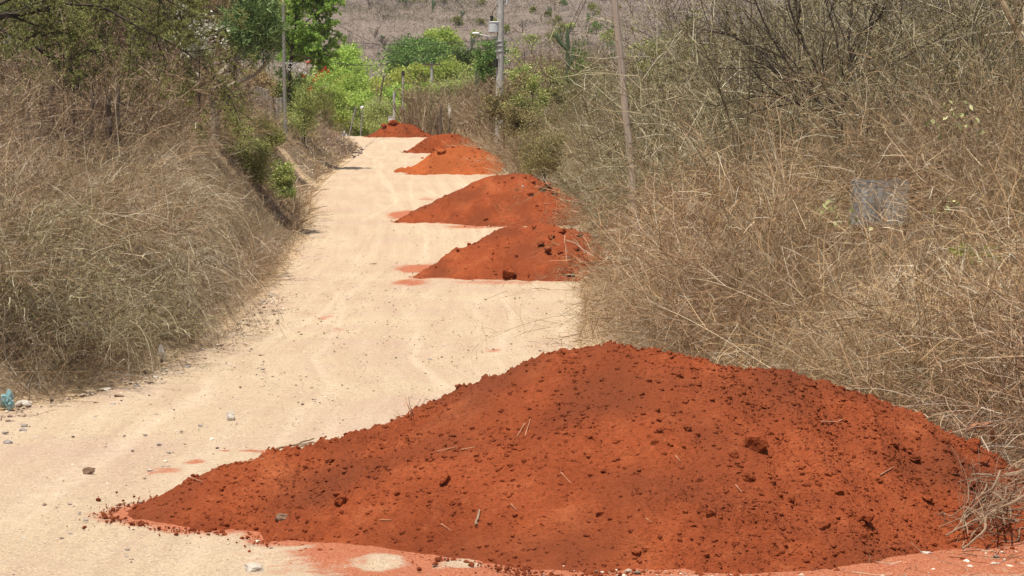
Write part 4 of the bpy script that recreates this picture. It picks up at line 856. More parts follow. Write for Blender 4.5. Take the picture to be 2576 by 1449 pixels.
# left bank
GL = 'dry grassy bushes on the left bank'
ltn = [mk_tangle('dry_bush', 'brownish dry bush of drooping stems on the bank left of the road', GL, M['straw'], 500 + i, h=1.15 + .1 * i, n=80, n1=9, n2=3, arch=.17) for i in range(4)]
scatter(ltn, spots(-1, 85, 27, 60, 1.3, 7, 1.0, .5) + spots(-1, 34, 60, 118, .6, 4, 1.0, .6), (.6, 1.2), tilt=.25)
GB = 'brown vine-choked shrubs by the left fence'
brn = [mk_shrub('dead_shrub', 'dense brown vine-choked shrub of dead twigs behind the left fence posts', 'shrub', GB, M['brown_twig'], M['brown_leaf'], 600 + i, h=2.35, stems=12, spread=.6, nleaf=3000, ls=.04, n1=8, n2=6, n3=3, thick=1.2) for i in range(4)]
scatter(brn, spots(-1, 48, 48, 76, 2.4, 12, 1.0, .7, tall=True), (.8, 1.25), tilt=.2)
GT = 'drooping pale grass clumps on the left bank'
tus = [mk_tangle('grass_clump', 'clump of long pale drooping dry grass on the face of the left bank', GT, M['pale_straw'], 650 + i, h=1.0, n=230, n1=2, n2=1, r=.0042, arch=.42, spread=.75, cat='grass clump', L=1.7) for i in range(3)]
scatter(tus, spots(-1, 44, 28, 62, .7, 3.6, 1.0, 1.0), (.7, 1.3), tilt=.3)
GG = 'green-tinged weeds at the foot of the left bank'
grn = [mk_tangle('weed_bush', 'low bush with small olive-green leaves at the near foot of the left bank', GG, M['olive_twig'], 700 + i, h=1.0, n=50, n1=8, n2=3, lf=M['olive_leaf'], nleaf=1300) for i in range(2)]
g_sp = []
for (px, py) in [(60, 880), (150, 930), (260, 900), (330, 900), (200, 860), (100, 800), (30, 700), (360, 860), (20, 930)]:
    q = hit(px, py, H); g_sp.append((q.x - .2, q.y + .4))
scatter(grn, g_sp, (.9, 1.3), tilt=.2)

# ground-cover straw and litter of broken stems (one mass per bank)
def brush(name, side, n, mats, d0, d1, omax, hmax, Lr, wd, hang=0.0, pw=1.6, flat=.5):
    global RNG; RNG = np.random.default_rng(int(n) + side + 3)
    d = d0 + (d1 - d0) * RNG.uniform(size=n) ** pw; o = omax * RNG.uniform(size=n) ** 1.15 + (.15 if side < 0 else -.05)
    x = np.where(side > 0, XR(d) + o, XL(d) - o)
    k = (np.abs(x) < .25 * d + 1.5); d, o, x = d[k], o[k], x[k]
    bare = np.exp(-((x - (cut.x - .2)) / .5) ** 2 - ((d - cut.y + .3) / .8) ** 2) * (o < .9) if side < 0 else np.zeros(len(x))
    bare = np.maximum(bare, np.exp(-((x - inl.x + .8) / 1.5) ** 2 - ((d - inl.y) / 2.2) ** 2)) if side < 0 else bare
    k = RNG.uniform(size=len(x)) > bare * 1.3; d, o, x = d[k], o[k], x[k]
    for P in PILES:
        inb = (x > P.x0) & (x < P.x0 + P.res * P.Z.shape[1]) & (d > P.y0) & (d < P.y0 + P.res * P.Z.shape[0])
        zz, hh = P.z(x, d); k = ~(inb & (hh > -.02) & (zz > H(x, d) - .03)); d, o, x = d[k], o[k], x[k]
    low = np.where(blocked(x, d, .35, [w_ for w_ in WINS if w_[0] != 2110]), .25, 1.0)
    low = np.minimum(low, np.where(blocked(x, d, .15, [w_ for w_ in WINS if w_[0] == 2110]), .55, 1.0))
    lumpy = .22 + .9 * sstep(-.4, .45, fbm(x * .55, d * .55, 3, 77 + side)); hm = hmax * lumpy * low * sstep(-.2, 1.1, o)
    z = H(x, d) + RNG.uniform(size=len(x)) ** 1.5 * hm * .75
    N = len(x); az = RNG.uniform(0, 2 * math.pi, N); el = RNG.normal(0, flat, N) + .35
    D = np.stack([np.cos(az) * np.cos(el), np.sin(az) * np.cos(el), np.sin(el)], -1)
    if hang: D = D + np.array([(-1 if side > 0 else 1) * hang, -hang * .5, -.1])
    L = RNG.uniform(*Lr, N) * (.45 + .55 * lumpy) * (.3 + .7 * low)
    acc = Acc(); P = paths(np.stack([x, d, z], -1), D, L, 6, .09, .05, .03); ns = N // 2; P[:ns] = paths(np.stack([x, d, z], -1)[:ns], D[:ns] + np.array([0, 0, .3]), L[:ns] * .9, 6, .03, .02, .02)
    g = H(P[..., 0], P[..., 1]); P[..., 2] = np.maximum(P[..., 2], g + .01)
    W = wd * np.maximum(1, d / 40)[:, None] * taper(N, 6, 1.0, .45, .2) * np.exp(RNG.normal(0, .38, (N, 1))); ribbons(acc, P, W)
    nl = N // 2; C, T = along(P, nl, .3, 1); leaves(acc, C, .032 * np.exp(RNG.normal(0, .4, nl)) * np.maximum(1, C[:, 1] / 40), .010 * np.maximum(1, C[:, 1] / 40), T + RNG.normal(size=C.shape) * .5)
    hd_ = RNG.integers(0, N, N // 30); C = np.repeat(P[hd_, -1], 7, 0); leaves(acc, C + RNG.normal(size=C.shape) * .03, .05, .008, np.repeat(nrm(P[hd_, -1] - P[hd_, -2]), 7, 0) + RNG.normal(size=C.shape) * .4)
    return tag(acc.obj(name, mats), kind='stuff')
brush('dry_grass', 1, 85000, M['straw_orange'], 19, 64, 9.5, 1.1, (.3, 1.1), .0044, flat=.7)
brush('dry_grass', -1, 80000, M['straw'], 22, 72, 9.0, .95, (.3, 1.1), .0048, hang=.2, flat=.7)
brush('dry_grass', 1, 16000, M['straw'], 60, 165, 7, .7, (.4, 1.2), .007, pw=1.0)
brush('dry_grass', -1, 16000, M['straw'], 66, 160, 7, .8, (.4, 1.2), .007, hang=.2, pw=1.0)
# fallen stems and litter along the road edges
def litter(n, side):
    global RNG; RNG = np.random.default_rng(900 + side)
    d = 18 + 60 * RNG.uniform(size=n) ** 1.4; o = np.abs(RNG.normal(0, .35, n)) * RNG.choice([-1, 1], n, p=[.35, .65])
    x = np.where(side > 0, XR(d) + o, XL(d) - o); z = np.maximum(H(x, d), zr(d) - .02) + .02
    az = RNG.uniform(0, 6.28, n); P = paths(np.stack([x, d, z], -1), np.stack([np.cos(az), np.sin(az), RNG.normal(0, .06, n)], -1), RNG.uniform(.06, .4, n), 4, .25)
    acc = Acc(); ribbons(acc, P, taper(n, 4, .007, .004)); tag(acc.obj('litter', M['straw']), kind='stuff')
litter(3500, -1); litter(2500, 1)

# ------------------------------------------------------------------ trees
def mk_tree(name, loc, h, cr, seed, tw, lf, label, cat='tree', group=None, nleaf=7000, ls=.2, trunk=.16, crz=.8, lean=(0, 0), n0=7, droopleaf=.0, clump=.55, base=.35, mesh_only=False):
    """trunk with limbs > crown of leaves gathered in clumps round the limb ends"""
    global RNG; RNG = np.random.default_rng(seed)
    root = empty(name, loc, label, cat, group)
    c = np.array([lean[0], lean[1], h - cr * crz]); acc = Acc()
    T = limb(acc, [(0, 0, -.3), (lean[0] * .2, lean[1] * .2, h * .2), (lean[0] * .6, lean[1] * .6, h * .45), tuple(c)], trunk, trunk * .4, 8, trunk * .12)
    P0, _ = grow(T[None], n0, base, 1, cr * .95, .35, .9, .35, 6, .18); P1, _ = grow(P0, 5, .3, 1, cr * .5, .4, .8, .2, 5, .2); P2, _ = grow(P1, 4, .3, 1, cr * .25, .4, .8, .1, 4, .2)
    tubes(acc, P0, taper(len(P0), 6, trunk * .4, trunk * .16), 5); tubes(acc, P1, taper(len(P1), 5, trunk * .17, trunk * .08), 3); tubes(acc, P2, taper(len(P2), 4, trunk * .08, trunk * .04), 3)
    acc.obj('trunk', tw, root)
    tips = np.concatenate([P0[:, -1], P1[:, -1], P2[:, -1], P2[:, 2]]); v = tips - c; rr = np.linalg.norm(v / np.array([1, 1, crz]), axis=1) / cr
    tips = np.where(rr[:, None] > 1.05, c + v / rr[:, None], tips)
    lob = RNG.normal(size=(24, 3)); lob = nrm(lob) * RNG.uniform(.55, 1.0, (24, 1)) * cr * np.array([1, 1, crz]) + c
    centers = np.concatenate([tips[RNG.integers(0, len(tips), 90)], lob]); csz = RNG.uniform(.16, .34, len(centers)) * cr * clump / .55
    idx = RNG.integers(0, len(centers), nleaf); off = nrm(RNG.normal(size=(nleaf, 3))) * (RNG.uniform(size=(nleaf, 1)) ** .45) * csz[idx][:, None] * np.array([1, 1, .72])
    C = centers[idx] + off; keep = C[:, 2] > h * .12; C, off = C[keep], off[keep]
    acc = Acc(); n = len(C); D = nrm(off) * .7 + RNG.normal(size=(n, 3)) * .6 + np.array([0, 0, .1 - droopleaf])
    leaves(acc, C, ls * RNG.uniform(.6, 1.4, n), ls * .55 * RNG.uniform(.7, 1.3, n), D, flat=.45)
    acc.obj('crown', lf, root)
    return root
def tree_px(name, px, ptop, pbot, wpx, d, seed, tw, lf, label, **k):
    if name == 'leafy_tree': wpx *= 1.55; ptop -= 16; k['nleaf'] = int(k['nleaf'] * 2.5); k.setdefault('clump', .66)
    """tree whose crown fills the given picture box; stands on the terrain below it"""
    if name == 'green_bush' and pbot > 280: d = hit(px, pbot, H).y
    t = at(px, ptop, d); g = float(H(t.x, d)); h = max(t.z - g, 1.2); cr = wpx / 2 / F * d; bz = at(px, pbot, d).z - g
    if k.get('cat') == 'bush': bz = 0
    if name == 'small_tree': bz = min(bz, .25 * h)
    crz = min(3.0, max(.5, (h - max(bz, 0)) / 2 / cr)); k.setdefault('ls', .20)
    return mk_tree(name, (t.x, d, g), h, cr, seed, tw, lf, label, crz=crz, **k)
BK = M['pale_bark']
tree_px('leafy_tree', 868, 148, 262, 120, 196, 1, BK, M['bright_leaf'], 'bright green tree with a rounded top, tallest at the left of the valley trees', nleaf=7000, ls=.24)
tree_px('leafy_tree', 905, 205, 300, 100, 190, 2, BK, M['lime_leaf'], 'bright lime tree in front of the rounded left valley tree', nleaf=6000, ls=.24)
tree_px('leafy_tree', 835, 195, 300, 110, 186, 3, BK, M['bright_leaf'], 'bright green bush-like tree right under the red blossoms', nleaf=6500, ls=.22)
tree_px('leafy_tree', 815, 250, 320, 90, 178, 4, BK, M['bright_leaf'], 'low bright green tree closest to the left dry bank', nleaf=5000, ls=.2)
tree_px('leafy_tree', 925, 255, 335, 90, 182, 14, BK, M['bright_leaf'], 'low bright green tree directly above the motorcycle rider', nleaf=5000, ls=.22)
tree_px('leafy_tree', 1020, 172, 270, 100, 200, 5, BK, M['lime_leaf'], 'yellow-green tree behind the tall capped post', nleaf=6500, ls=.24)
tree_px('leafy_tree', 1000, 240, 320, 90, 186, 15, BK, M['bright_leaf'], 'small green tree at the foot of the shorter grey post', nleaf=5000, ls=.22)
tree_px('leafy_tree', 1085, 122, 235, 150, 215, 6, M['dark_bark'], M['deep_leaf'], 'broad dense dark-green tree in the middle of the valley', nleaf=9000, ls=.26)
tree_px('leafy_tree', 1120, 95, 130, 70, 232, 16, BK, M['bright_leaf'], 'crown of a light green tree peeping over the dense dark-green one', nleaf=3500, ls=.26)
tree_px('leafy_tree', 1110, 150, 260, 100, 200, 7, BK, M['bright_leaf'], 'mid-green tree overlapping the dense dark-green tree on its near side', nleaf=6500, ls=.24)
tree_px('leafy_tree', 1160, 125, 240, 80, 205, 8, BK, M['deep_leaf'], 'green tree between the dense dark-green tree and the electricity pole', nleaf=5500, ls=.24)
tree_px('leafy_tree', 1235, 100, 200, 60, 125, 9, M['dark_bark'], M['deep_leaf'], 'narrow dark-leaved tree close behind the electricity pole', nleaf=5000, ls=.12)
tree_px('leafy_tree', 1205, 165, 270, 90, 170, 10, BK, M['acacia_leaf'], 'dull olive tree below the narrow dark-leaved tree', nleaf=6500, ls=.16)
tree_px('leafy_tree', 1150, 215, 330, 110, 166, 11, BK, M['acacia_leaf'], 'dull olive-green bushy tree above the second far pile', nleaf=7000, ls=.13)
tree_px('leafy_tree', 1060, 225, 320, 80, 180, 12, BK, M['bright_leaf'], 'green bush-like tree behind the farthest pile', nleaf=4500, ls=.18)
tree_px('leafy_tree', 955, 285, 345, 110, 172, 13, BK, M['acacia_leaf'], 'dusty grey-green shrub on the road crest left of the farthest pile', nleaf=6500, ls=.11)
tree_px('leafy_tree', 880, 295, 345, 80, 182, 17, BK, M['acacia_leaf'], 'dusty olive shrub right behind the motorcycle rider', nleaf=5000, ls=.10)
tree_px('leafy_tree', 812, 285, 330, 44, 158, 18, BK, M['yellow_leaf'], 'yellowish feathery shrub on top of the far left bank', nleaf=5000, ls=.10)
tree_px('leafy_tree', 795, 260, 330, 70, 140, 19, BK, M['yellow_leaf'], 'yellow-green feathery shrub beside the end of the palisade fence', nleaf=4500, ls=.09)
for (px, top, bot, wp, d, lf, lb) in [(1045, 262, 345, 70, 168, 'acacia_leaf', 'dusty olive bush between the farthest pile and the dark posts'), (1175, 190, 300, 90, 160, 'olive_leaf', 'greenish brown bush left of the straight dark cactus'), (1235, 225, 330, 100, 140, 'olive_leaf', 'greenish brown bush at the foot of the straight dark cactus'),
                                      (1268, 172, 270, 110, 104, 'olive_leaf', 'greenish brown bush hiding the foot of the electricity pole'), (1100, 235, 310, 80, 175, 'acacia_leaf', 'pale olive bush behind the two dark posts'), (1425, 150, 260, 90, 102, 'acacia_leaf', 'olive bush hiding the lower half of the leaning-armed cactus'), (1310, 190, 300, 110, 96, 'olive_leaf', 'brownish bush right of the electricity pole foot')]:
    tree_px('scrub_bush', px, top, bot, wp, d, int(px) + 9, M['dark_bark'], M[lf], lb, cat='bush', nleaf=6500, ls=.11, trunk=.05, clump=.7)
# palm-like plant among them
root = empty('palm', at(955, 240, 205), 'pale yellowish palm-like plant between the bright green trees', 'palm'); g = float(H(root.location.x, 205)); root.location.z = g
acc = Acc(); ht = at(955, 175, 205).z - g; limb(acc, [(0, 0, -.3), (.1, 0, ht * .5), (0, 0, ht * .8)], .14, .09, 8); acc.obj('trunk', BK, root)
acc = Acc()
for k in range(26):
    a = RNG.uniform(0, 6.28); P = paths(np.array([[0, 0, ht * .8]]), np.array([[math.cos(a), math.sin(a), RNG.uniform(.3, 1.6)]]), [2.0], 8, .03, .28); ribbons(acc, P, taper(1, 8, .03, .01))
    C, T = along(P, 60, .15, 1); leaves(acc, C, .45, .05, T * .5 + RNG.normal(size=C.shape) * .6 - np.array([0, 0, .6]))
acc.obj('fronds', M['pale_leaf'], root)

# left bank trees
tree_px('bougainvillea', 765, 148, 290, 150, 104, 32, M['dark_bark'], M['acacia_leaf'], 'thin bush dotted with white and red blossom under the feathery tree', cat='bush', nleaf=9000, ls=.075, trunk=.03, clump=.8, base=.08)
bo = bpy.context.scene.objects['bougainvillea'] if 'bougainvillea' in bpy.context.scene.objects else None
RNG = np.random.default_rng(44)
def flowers(root, cl, d, mat, n, sz):
    o0 = np.array(root.location); acc = Acc()
    for (px, py, r) in cl:
        c = np.array(at(px, py, d)) - o0; C = c + RNG.normal(size=(n, 3)) * r / F * d * .5; leaves(acc, C, sz * RNG.uniform(.7, 1.3, n), sz * .8)
    acc.obj('blossom', mat, root)
flowers(bo, [(722, 160, 8), (735, 163, 7), (748, 170, 8), (755, 176, 7), (742, 180, 8), (728, 174, 6), (760, 166, 6), (765, 183, 7), (738, 168, 6), (750, 160, 6)], 98, M['white_flower'], 13, .06)
flowers(bo, [(773, 158, 7), (800, 190, 10), (812, 180, 9), (790, 196, 9), (818, 172, 6), (782, 222, 8), (764, 190, 5), (826, 180, 5)], 98, M['red_flower'], 17, .07)
# pencil tree with pale forked trunk
d = 66; g0 = np.array(at(540, 300, d)); g0[2] = float(H(g0[0], d)) - .2
root = empty('pencil_tree', tuple(g0), 'pencil tree with a pale swollen forked trunk and a dark spiky leafless crown', 'tree'); o0 = g0
RNG = np.random.default_rng(61); acc = Acc(); A = lambda px, py, dy=0: np.array(at(px, py, d + dy)) - o0
limb(acc, [np.array([0, 0, 0]), A(540, 262), A(540, 232)], .135, .125, 10, .006)
ends = []
for pl, r0, r1 in [([(540, 236), (525, 222), (505, 210), (480, 205), (460, 197)], .085, .04), ([(540, 236), (525, 215), (508, 198), (492, 182)], .075, .035), ([(541, 234), (548, 205), (550, 190), (575, 165), (605, 142), (622, 130)], .09, .045), ([(543, 236), (565, 222), (600, 206), (640, 190), (660, 172), (672, 150)], .08, .03), ([(540, 235), (545, 190), (540, 150), (550, 100)], .07, .03), ([(575, 165), (600, 150), (630, 120), (650, 90)], .04, .02), ([(640, 190), (665, 160), (690, 120)], .035, .02)]:
    ends.append(limb(acc, [A(px, py, RNG.uniform(-.3, .3)) for px, py in pl], r0, r1, 7, .006)[-8:])
acc.obj('trunk', M['pale_bark'], root)
c = A(640, 72); E = np.stack([e for e in ends[2:]])[:, ::1]; seedsP = []
for k in range(260):
    v = nrm(RNG.normal(size=3)) * RNG.uniform(.1, .95); base_ = c + v * np.array([.58, .58, 1.0]); seedsP.append(base_)
S = np.array(seedsP); P0 = paths(S, S - c + np.array([0, 0, .5]) + RNG.normal(size=S.shape) * .4, .40, 5, .18)
P1, _ = grow(P0, 7, 0.2, 1, .32, .4, .55, .12, 4, .15); P2, _ = grow(P1, 4, .3, 1, .26, .4, .5, .1, 3, .12)
acc = Acc(); tubes(acc, P0, taper(len(P0), 5, .018, .012), 4); tubes(acc, P1, taper(len(P1), 4, .011, .008), 3); tubes(acc, P2, taper(len(P2), 3, .009, .006), 3)
acc.obj('crown', M['pencil_green'], root)
# vine climbing down from the fork to the green patch on the bank
root = empty('climbing_vine', tuple(o0), 'yellow-green leafy vine climbing the pale forked trunk of the pencil tree', 'vine'); acc = Acc()
Pv = limb(acc, [A(530, 165, -.5), A(545, 205, -.5), A(562, 235, -.6), A(575, 265, -.8), A(590, 300, -1.2), A(620, 345, -2)], .018, .022, 5, .02); acc.obj('stem', M['dark_bark'], root)
acc = Acc(); n = 1300; C, T = along(Pv[None], n, 0, 1); C = C + RNG.normal(size=C.shape) * .16; leaves(acc, C, .085 * RNG.uniform(.6, 1.4, n), .045, RNG.normal(size=C.shape) - np.array([0, 0, .5])); acc.obj('foliage', M['yellow_leaf'], root)
# green bushes on the left bank top and face
for (px, top, bot, wp, d, lf, lb, nl) in [(640, 300, 365, 110, 60, 'yellow_leaf', 'yellow-green feathery bush on the bank under the pencil tree', 3500), (655, 345, 440, 110, 57, 'acacia_leaf', 'green leafy bush spilling down the bank in the middle of the dry grass', 5500), (705, 400, 475, 70, 59, 'acacia_leaf', 'darker green bush at the lower end of the green patch above the road', 3500),
                                     (600, 310, 370, 90, 61, 'acacia_leaf', 'thin green bush just below the climbing vine', 2500), (395, 165, 215, 70, 63, 'bright_leaf', 'small fresh green bush lit among the brown vines', 2200), (455, 170, 215, 70, 64, 'yellow_leaf', 'pale feathery bush left of the forked trunk', 2200)]:
    tree_px('green_bush', px, top, bot + 40, wp * 1.15, d, int(px), M['dark_bark'], M[lf], lb, cat='bush', nleaf=int(nl * 1.8), ls=.07, trunk=.03, base=.1, clump=.75)
for (px, top, bot, wp, d, lf, lb) in [(60, -60, 150, 300, 92, 'deep_leaf', 'dense shady tree far behind the first dark fence posts'), (270, -80, 140, 300, 96, 'acacia_leaf', 'dense olive tree far behind the brown vine tangle'), (440, -60, 150, 260, 90, 'deep_leaf', 'dense dark tree behind the silvery climber'), (590, -90, 130, 240, 88, 'acacia_leaf', 'dense olive tree right behind the pencil tree crown'), (715, -60, 165, 150, 124, 'feather_leaf', 'green tree filling the gap between pencil tree and feathery tree')]:
    tree_px('shade_tree', px, top, bot, wp, d, int(px) + 3, M['dark_bark'], M[lf], lb, nleaf=22000, ls=.12, trunk=.12, clump=.75)
# acacia canopy over the left bank
RNG = np.random.default_rng(71)
def acacia(loc_px, d, limbs, label, seed, n1=12, nleaf=16000, lf='acacia_leaf', ls=.045, L1=1.5, name='acacia'):
    global RNG; RNG = np.random.default_rng(seed)
    b = np.array(at(*loc_px, d)); b[2] = float(H(b[0], d)) - .2; root = empty(name, tuple(b), label, 'tree'); acc = Acc(); Ls = []
    for pl, r0, r1 in limbs:
        Ls.append(limb(acc, [(np.array(at(p[0], p[1], d + (p[2] if len(p) > 2 else 0))) - b) if p[0] is not None else np.array([0, 0, 0]) for p in pl], r0, r1, 6, .012))
    K = 9; Q_ = np.stack([np.stack([np.interp(np.linspace(0, len(p) - 1, K), np.arange(len(p)), p[:, i]) for i in range(3)], -1) for p in Ls])
    P1, _ = grow(Q_, n1, .15, 1, L1, .5, .8, .05, 7, .13, .05); P2, _ = grow(P1, 8, .1, 1, L1 * .45, .5, .7, 0, 5, .15, .06); P3_, _ = grow(P2, 5, .1, 1, L1 * .16, .4, .8, 0, 3, .15, .06)
    tubes(acc, P1, taper(len(P1), 7, .016, .007), 4); ribbons(acc, P2, taper(len(P2), 5, .013, .006)); ribbons(acc, P3_, taper(len(P3_), 3, .008, .005))
    acc.obj('trunk', M['dark_bark'], root); acc = Acc(); C, T = along(P3_, nleaf, 0, 1)
    leaves(acc, C, ls * RNG.uniform(.6, 1.4, nleaf), ls * .4, T * .5 + RNG.normal(size=C.shape) * .6, flat=.4); acc.obj('crown', M[lf], root)
acacia((-120, 420), 55, [([(None, None), (-110, 250), (-60, 60), (20, 38), (80, 30), (140, 20)], .12, .05), ([(-60, 60), (-20, 20), (100, -20), (250, -10, 1), (400, 40, 1.5)], .06, .015), ([(80, 30), (160, 10), (260, 20), (330, 60), (430, 110), (510, 165), (600, 270)], .04, .01),
                        ([(20, 38), (110, 70), (180, 110), (270, 150), (330, 220)], .035, .01), ([(-60, 60), (60, 100), (130, 150), (200, 190)], .04, .012), ([(100, -20), (180, -40), (350, -30), (470, 30)], .035, .012)],
       'wide olive acacia whose dark crooked limbs hang over the top left corner', 72, n1=16, nleaf=110000)
acacia((330, 320), 70, [([(None, None), (335, 250), (360, 120), (420, 20), (470, -40)], .1, .03), ([(360, 120), (300, 60), (230, 10), (180, -40)], .05, .015), ([(360, 120), (430, 90), (500, 50), (560, 10)], .05, .015), ([(335, 200), (280, 120), (220, 80), (140, 70)], .04, .012), ([(420, 20), (480, 60), (540, 100)], .03, .01)],
       'brownish half-bare acacia behind the vine-choked fence, left of the pencil tree', 73, n1=16, nleaf=45000, lf='brown_leaf', ls=.055, L1=1.7)
acacia((90, 300), 74, [([(None, None), (95, 200), (120, 80), (160, -20)], .1, .03), ([(120, 100), (50, 60), (-30, 20)], .05, .015), ([(120, 100), (200, 90), (280, 60), (330, 0)], .05, .015), ([(95, 180), (20, 150), (-60, 130)], .04, .012), ([(100, 160), (190, 170), (260, 150)], .04, .012)],
       'olive-green acacia further back behind the first two dark fence posts', 74, n1=16, nleaf=45000, ls=.06, L1=1.8)
acacia((520, 310), 76, [([(None, None), (520, 220), (500, 100), (480, -30)], .1, .04), ([(510, 150), (560, 80), (590, -20)], .06, .02), ([(505, 120), (440, 60), (400, 0)], .05, .015), ([(515, 180), (450, 140), (410, 120)], .04, .012)],
       'dark shady acacia directly behind the pencil tree fork', 75, n1=16, nleaf=40000, lf='brown_leaf', ls=.06, L1=1.7)
acacia((728, 300), 104, [([(None, None), (728, 200), (736, 120), (745, 50), (750, -50)], .11, .04), ([(734, 150), (765, 118), (795, 95), (818, 85)], .05, .015), ([(740, 100), (772, 55), (802, 25), (815, 5)], .05, .015), ([(736, 120), (705, 85), (680, 60)], .05, .015), ([(748, 20), (780, -15), (812, -45)], .04, .012), ([(733, 165), (765, 148), (790, 140), (812, 142)], .035, .01), ([(742, 60), (715, 20), (700, -30)], .04, .012)],
       'fresh green feathery tree behind the slim grey pole, hanging over the gap', 77, n1=15, nleaf=150000, lf='feather_leaf', ls=.08, L1=1.1, name='feathery_tree')
for (px, top, bot, wp, d, lf, lb) in [(712, 175, 300, 95, 106, 'yellow_leaf', 'yellowish bush around the foot of the slim grey pole'), (765, 205, 300, 80, 110, 'acacia_leaf', 'olive bush right of the slim grey pole, under the red blossom'), (640, 150, 260, 110, 100, 'brown_leaf', 'brownish leafless bush behind the palisade fence'), (570, 180, 280, 90, 92, 'acacia_leaf', 'olive bush behind the forked pale trunk'), (795, 215, 300, 60, 128, 'yellow_leaf', 'sunlit yellow-green bush left of the bright valley trees')]:
    tree_px('scrub_bush', px, top, bot, wp, d, int(px) + 19, M['dark_bark'], M[lf], lb, cat='bush', nleaf=8000, ls=.085, trunk=.04, clump=.7)
tree_px('silver_shrub', 500, 20, 130, 160, 62, 81, M['dark_bark'], M['silver_leaf'], 'climber with pale silvery leaves hung in the acacia left of the pencil tree', cat='climber', nleaf=1100, ls=.11, trunk=.04)

# right bank: dark bare trees
def bare_tree(limbs, d, label, seed, name='bare_tree', mat='dark_bark', n1=5, n2=5, n3=3, L1=1.3, leaf=None, nleaf=0):
    global RNG; RNG = np.random.default_rng(seed)
    b = np.array(at(*limbs[0][0][0][:2], d)); b[2] = float(H(b[0], d)) - .2; root = empty(name, tuple(b), label, 'tree'); acc = Acc(); Ls = []
    for i, (pl, r0, r1) in enumerate(limbs):
        pts = [np.array(at(p[0], p[1], d + (p[2] if len(p) > 2 else 0))) - b for p in pl]
        if i == 0 or pl[0][1] >= 300: pts = [np.array([pts[0][0], 0, 0])] + pts
        Ls.append(limb(acc, pts, r0, r1, 6, .008))
    K = 9; Q_ = np.stack([np.stack([np.interp(np.linspace(0, len(p) - 1, K), np.arange(len(p)), p[:, i]) for i in range(3)], -1) for p in Ls])
    P1, _ = grow(Q_, n1, .3, 1, L1, .5, .5, .15, 6, .12); P2, _ = grow(P1, n2, .15, 1, L1 * .5, .5, .7, .1, 5, .15); P3_, _ = grow(P2, n3, .1, 1, L1 * .22, .5, .8, 0, 3, .15)
    tubes(acc, P1, taper(len(P1), 6, .012, .006), 4); ribbons(acc, P2, taper(len(P2), 5, .010, .005)); ribbons(acc, P3_, taper(len(P3_), 3, .007, .004)); acc.obj('branches', M[mat], root)
    if leaf:
        acc = Acc(); C, T = along(P3_, nleaf, 0, 1); leaves(acc, C, .032 * RNG.uniform(.6, 1.4, nleaf), .014, T + RNG.normal(size=C.shape) * .6); acc.obj('foliage', M[leaf], root)
bare_tree([([(2112, 330), (2118, 280), (2132, 210), (2138, 150), (2135, 90), (2142, 20), (2146, -60)], .038, .022), ([(2116, 300), (2090, 250), (2050, 170), (2015, 90), (1990, 30), (1972, -40)], .034, .016), ([(2138, 165), (2165, 110), (2200, 55), (2245, 0), (2280, -50)], .03, .014), ([(2135, 130), (2175, 75), (2215, 35), (2240, 0)], .018, .010),
           ([(2105, 320), (2060, 260), (2005, 190), (1950, 110), (1920, 50), (1890, -20)], .032, .014), ([(2120, 275), (2060, 276), (2000, 262), (1940, 235)], .014, .006), ([(2132, 200), (2230, 165), (2330, 115), (2450, 50), (2560, -20)], .016, .007), ([(2130, 215), (2060, 215), (2000, 205), (1900, 160)], .013, .006)],
          38, 'dark bare tree with several straight stems fanning up from one base above the sheet', 91, n1=9, leaf='olive_leaf', nleaf=2500)
bare_tree([([(2030, 330), (2020, 260), (2012, 190), (2008, 120), (2004, 40), (2000, -50)], .034, .02), ([(2020, 260), (1985, 200), (1955, 160), (1880, 110), (1800, 80)], .018, .008), ([(2010, 150), (2060, 90), (2090, 30), (2110, -30)], .018, .01)], 43, 'thin dark bare tree with one upright stem just left of the fanned tree', 92, n1=9, leaf='olive_leaf', nleaf=1800)
bare_tree([([(1990, 330), (1935, 250), (1890, 180), (1870, 120), (1840, 60), (1800, 0)], .024, .010), ([(1965, 310), (1880, 300), (1830, 275), (1760, 255)], .016, .006)], 42, 'slender brown tree leaning far out over the olive thicket', 93, n1=8, leaf='olive_leaf', nleaf=2600, mat='olive_twig')
bare_tree([([(2225, 330), (2232, 250), (2225, 160), (2215, 80), (2190, 0), (2180, -50)], .026, .014), ([(2230, 220), (2270, 130), (2320, 60), (2370, -20)], .018, .009), ([(2228, 260), (2290, 190), (2350, 150)], .012, .005)], 46, 'spindly dark tree right of the fanned tree', 94, n1=9)
bare_tree([([(2360, 330), (2370, 220), (2380, 120), (2360, 20), (2350, -60)], .024, .012), ([(2370, 230), (2430, 130), (2470, 40)], .016, .008), ([(2365, 260), (2310, 170), (2290, 80)], .015, .007)], 52, 'twiggy grey-brown bare tree near the right edge of the thicket', 95, n1=10, mat='brown_twig')
bare_tree([([(2500, 330), (2510, 220), (2520, 120), (2540, 20), (2545, -60)], .026, .012), ([(2510, 230), (2560, 130), (2600, 40)], .016, .008), ([(2505, 260), (2450, 170), (2430, 90), (2400, 10)], .015, .007)], 48, 'bushy bare tree with purplish twigs at the right edge of the photo', 96, n1=11, mat='brown_twig')
bare_tree([([(2640, 300), (2610, 180), (2570, 100), (2545, 50), (2520, 0), (2500, -60)], .05, .03), ([(2580, 120), (2575, 60), (2580, -20)], .03, .02)], 30, 'thick reddish brown limb leaning in at the top right corner', 97, n1=4, mat='brown_twig')
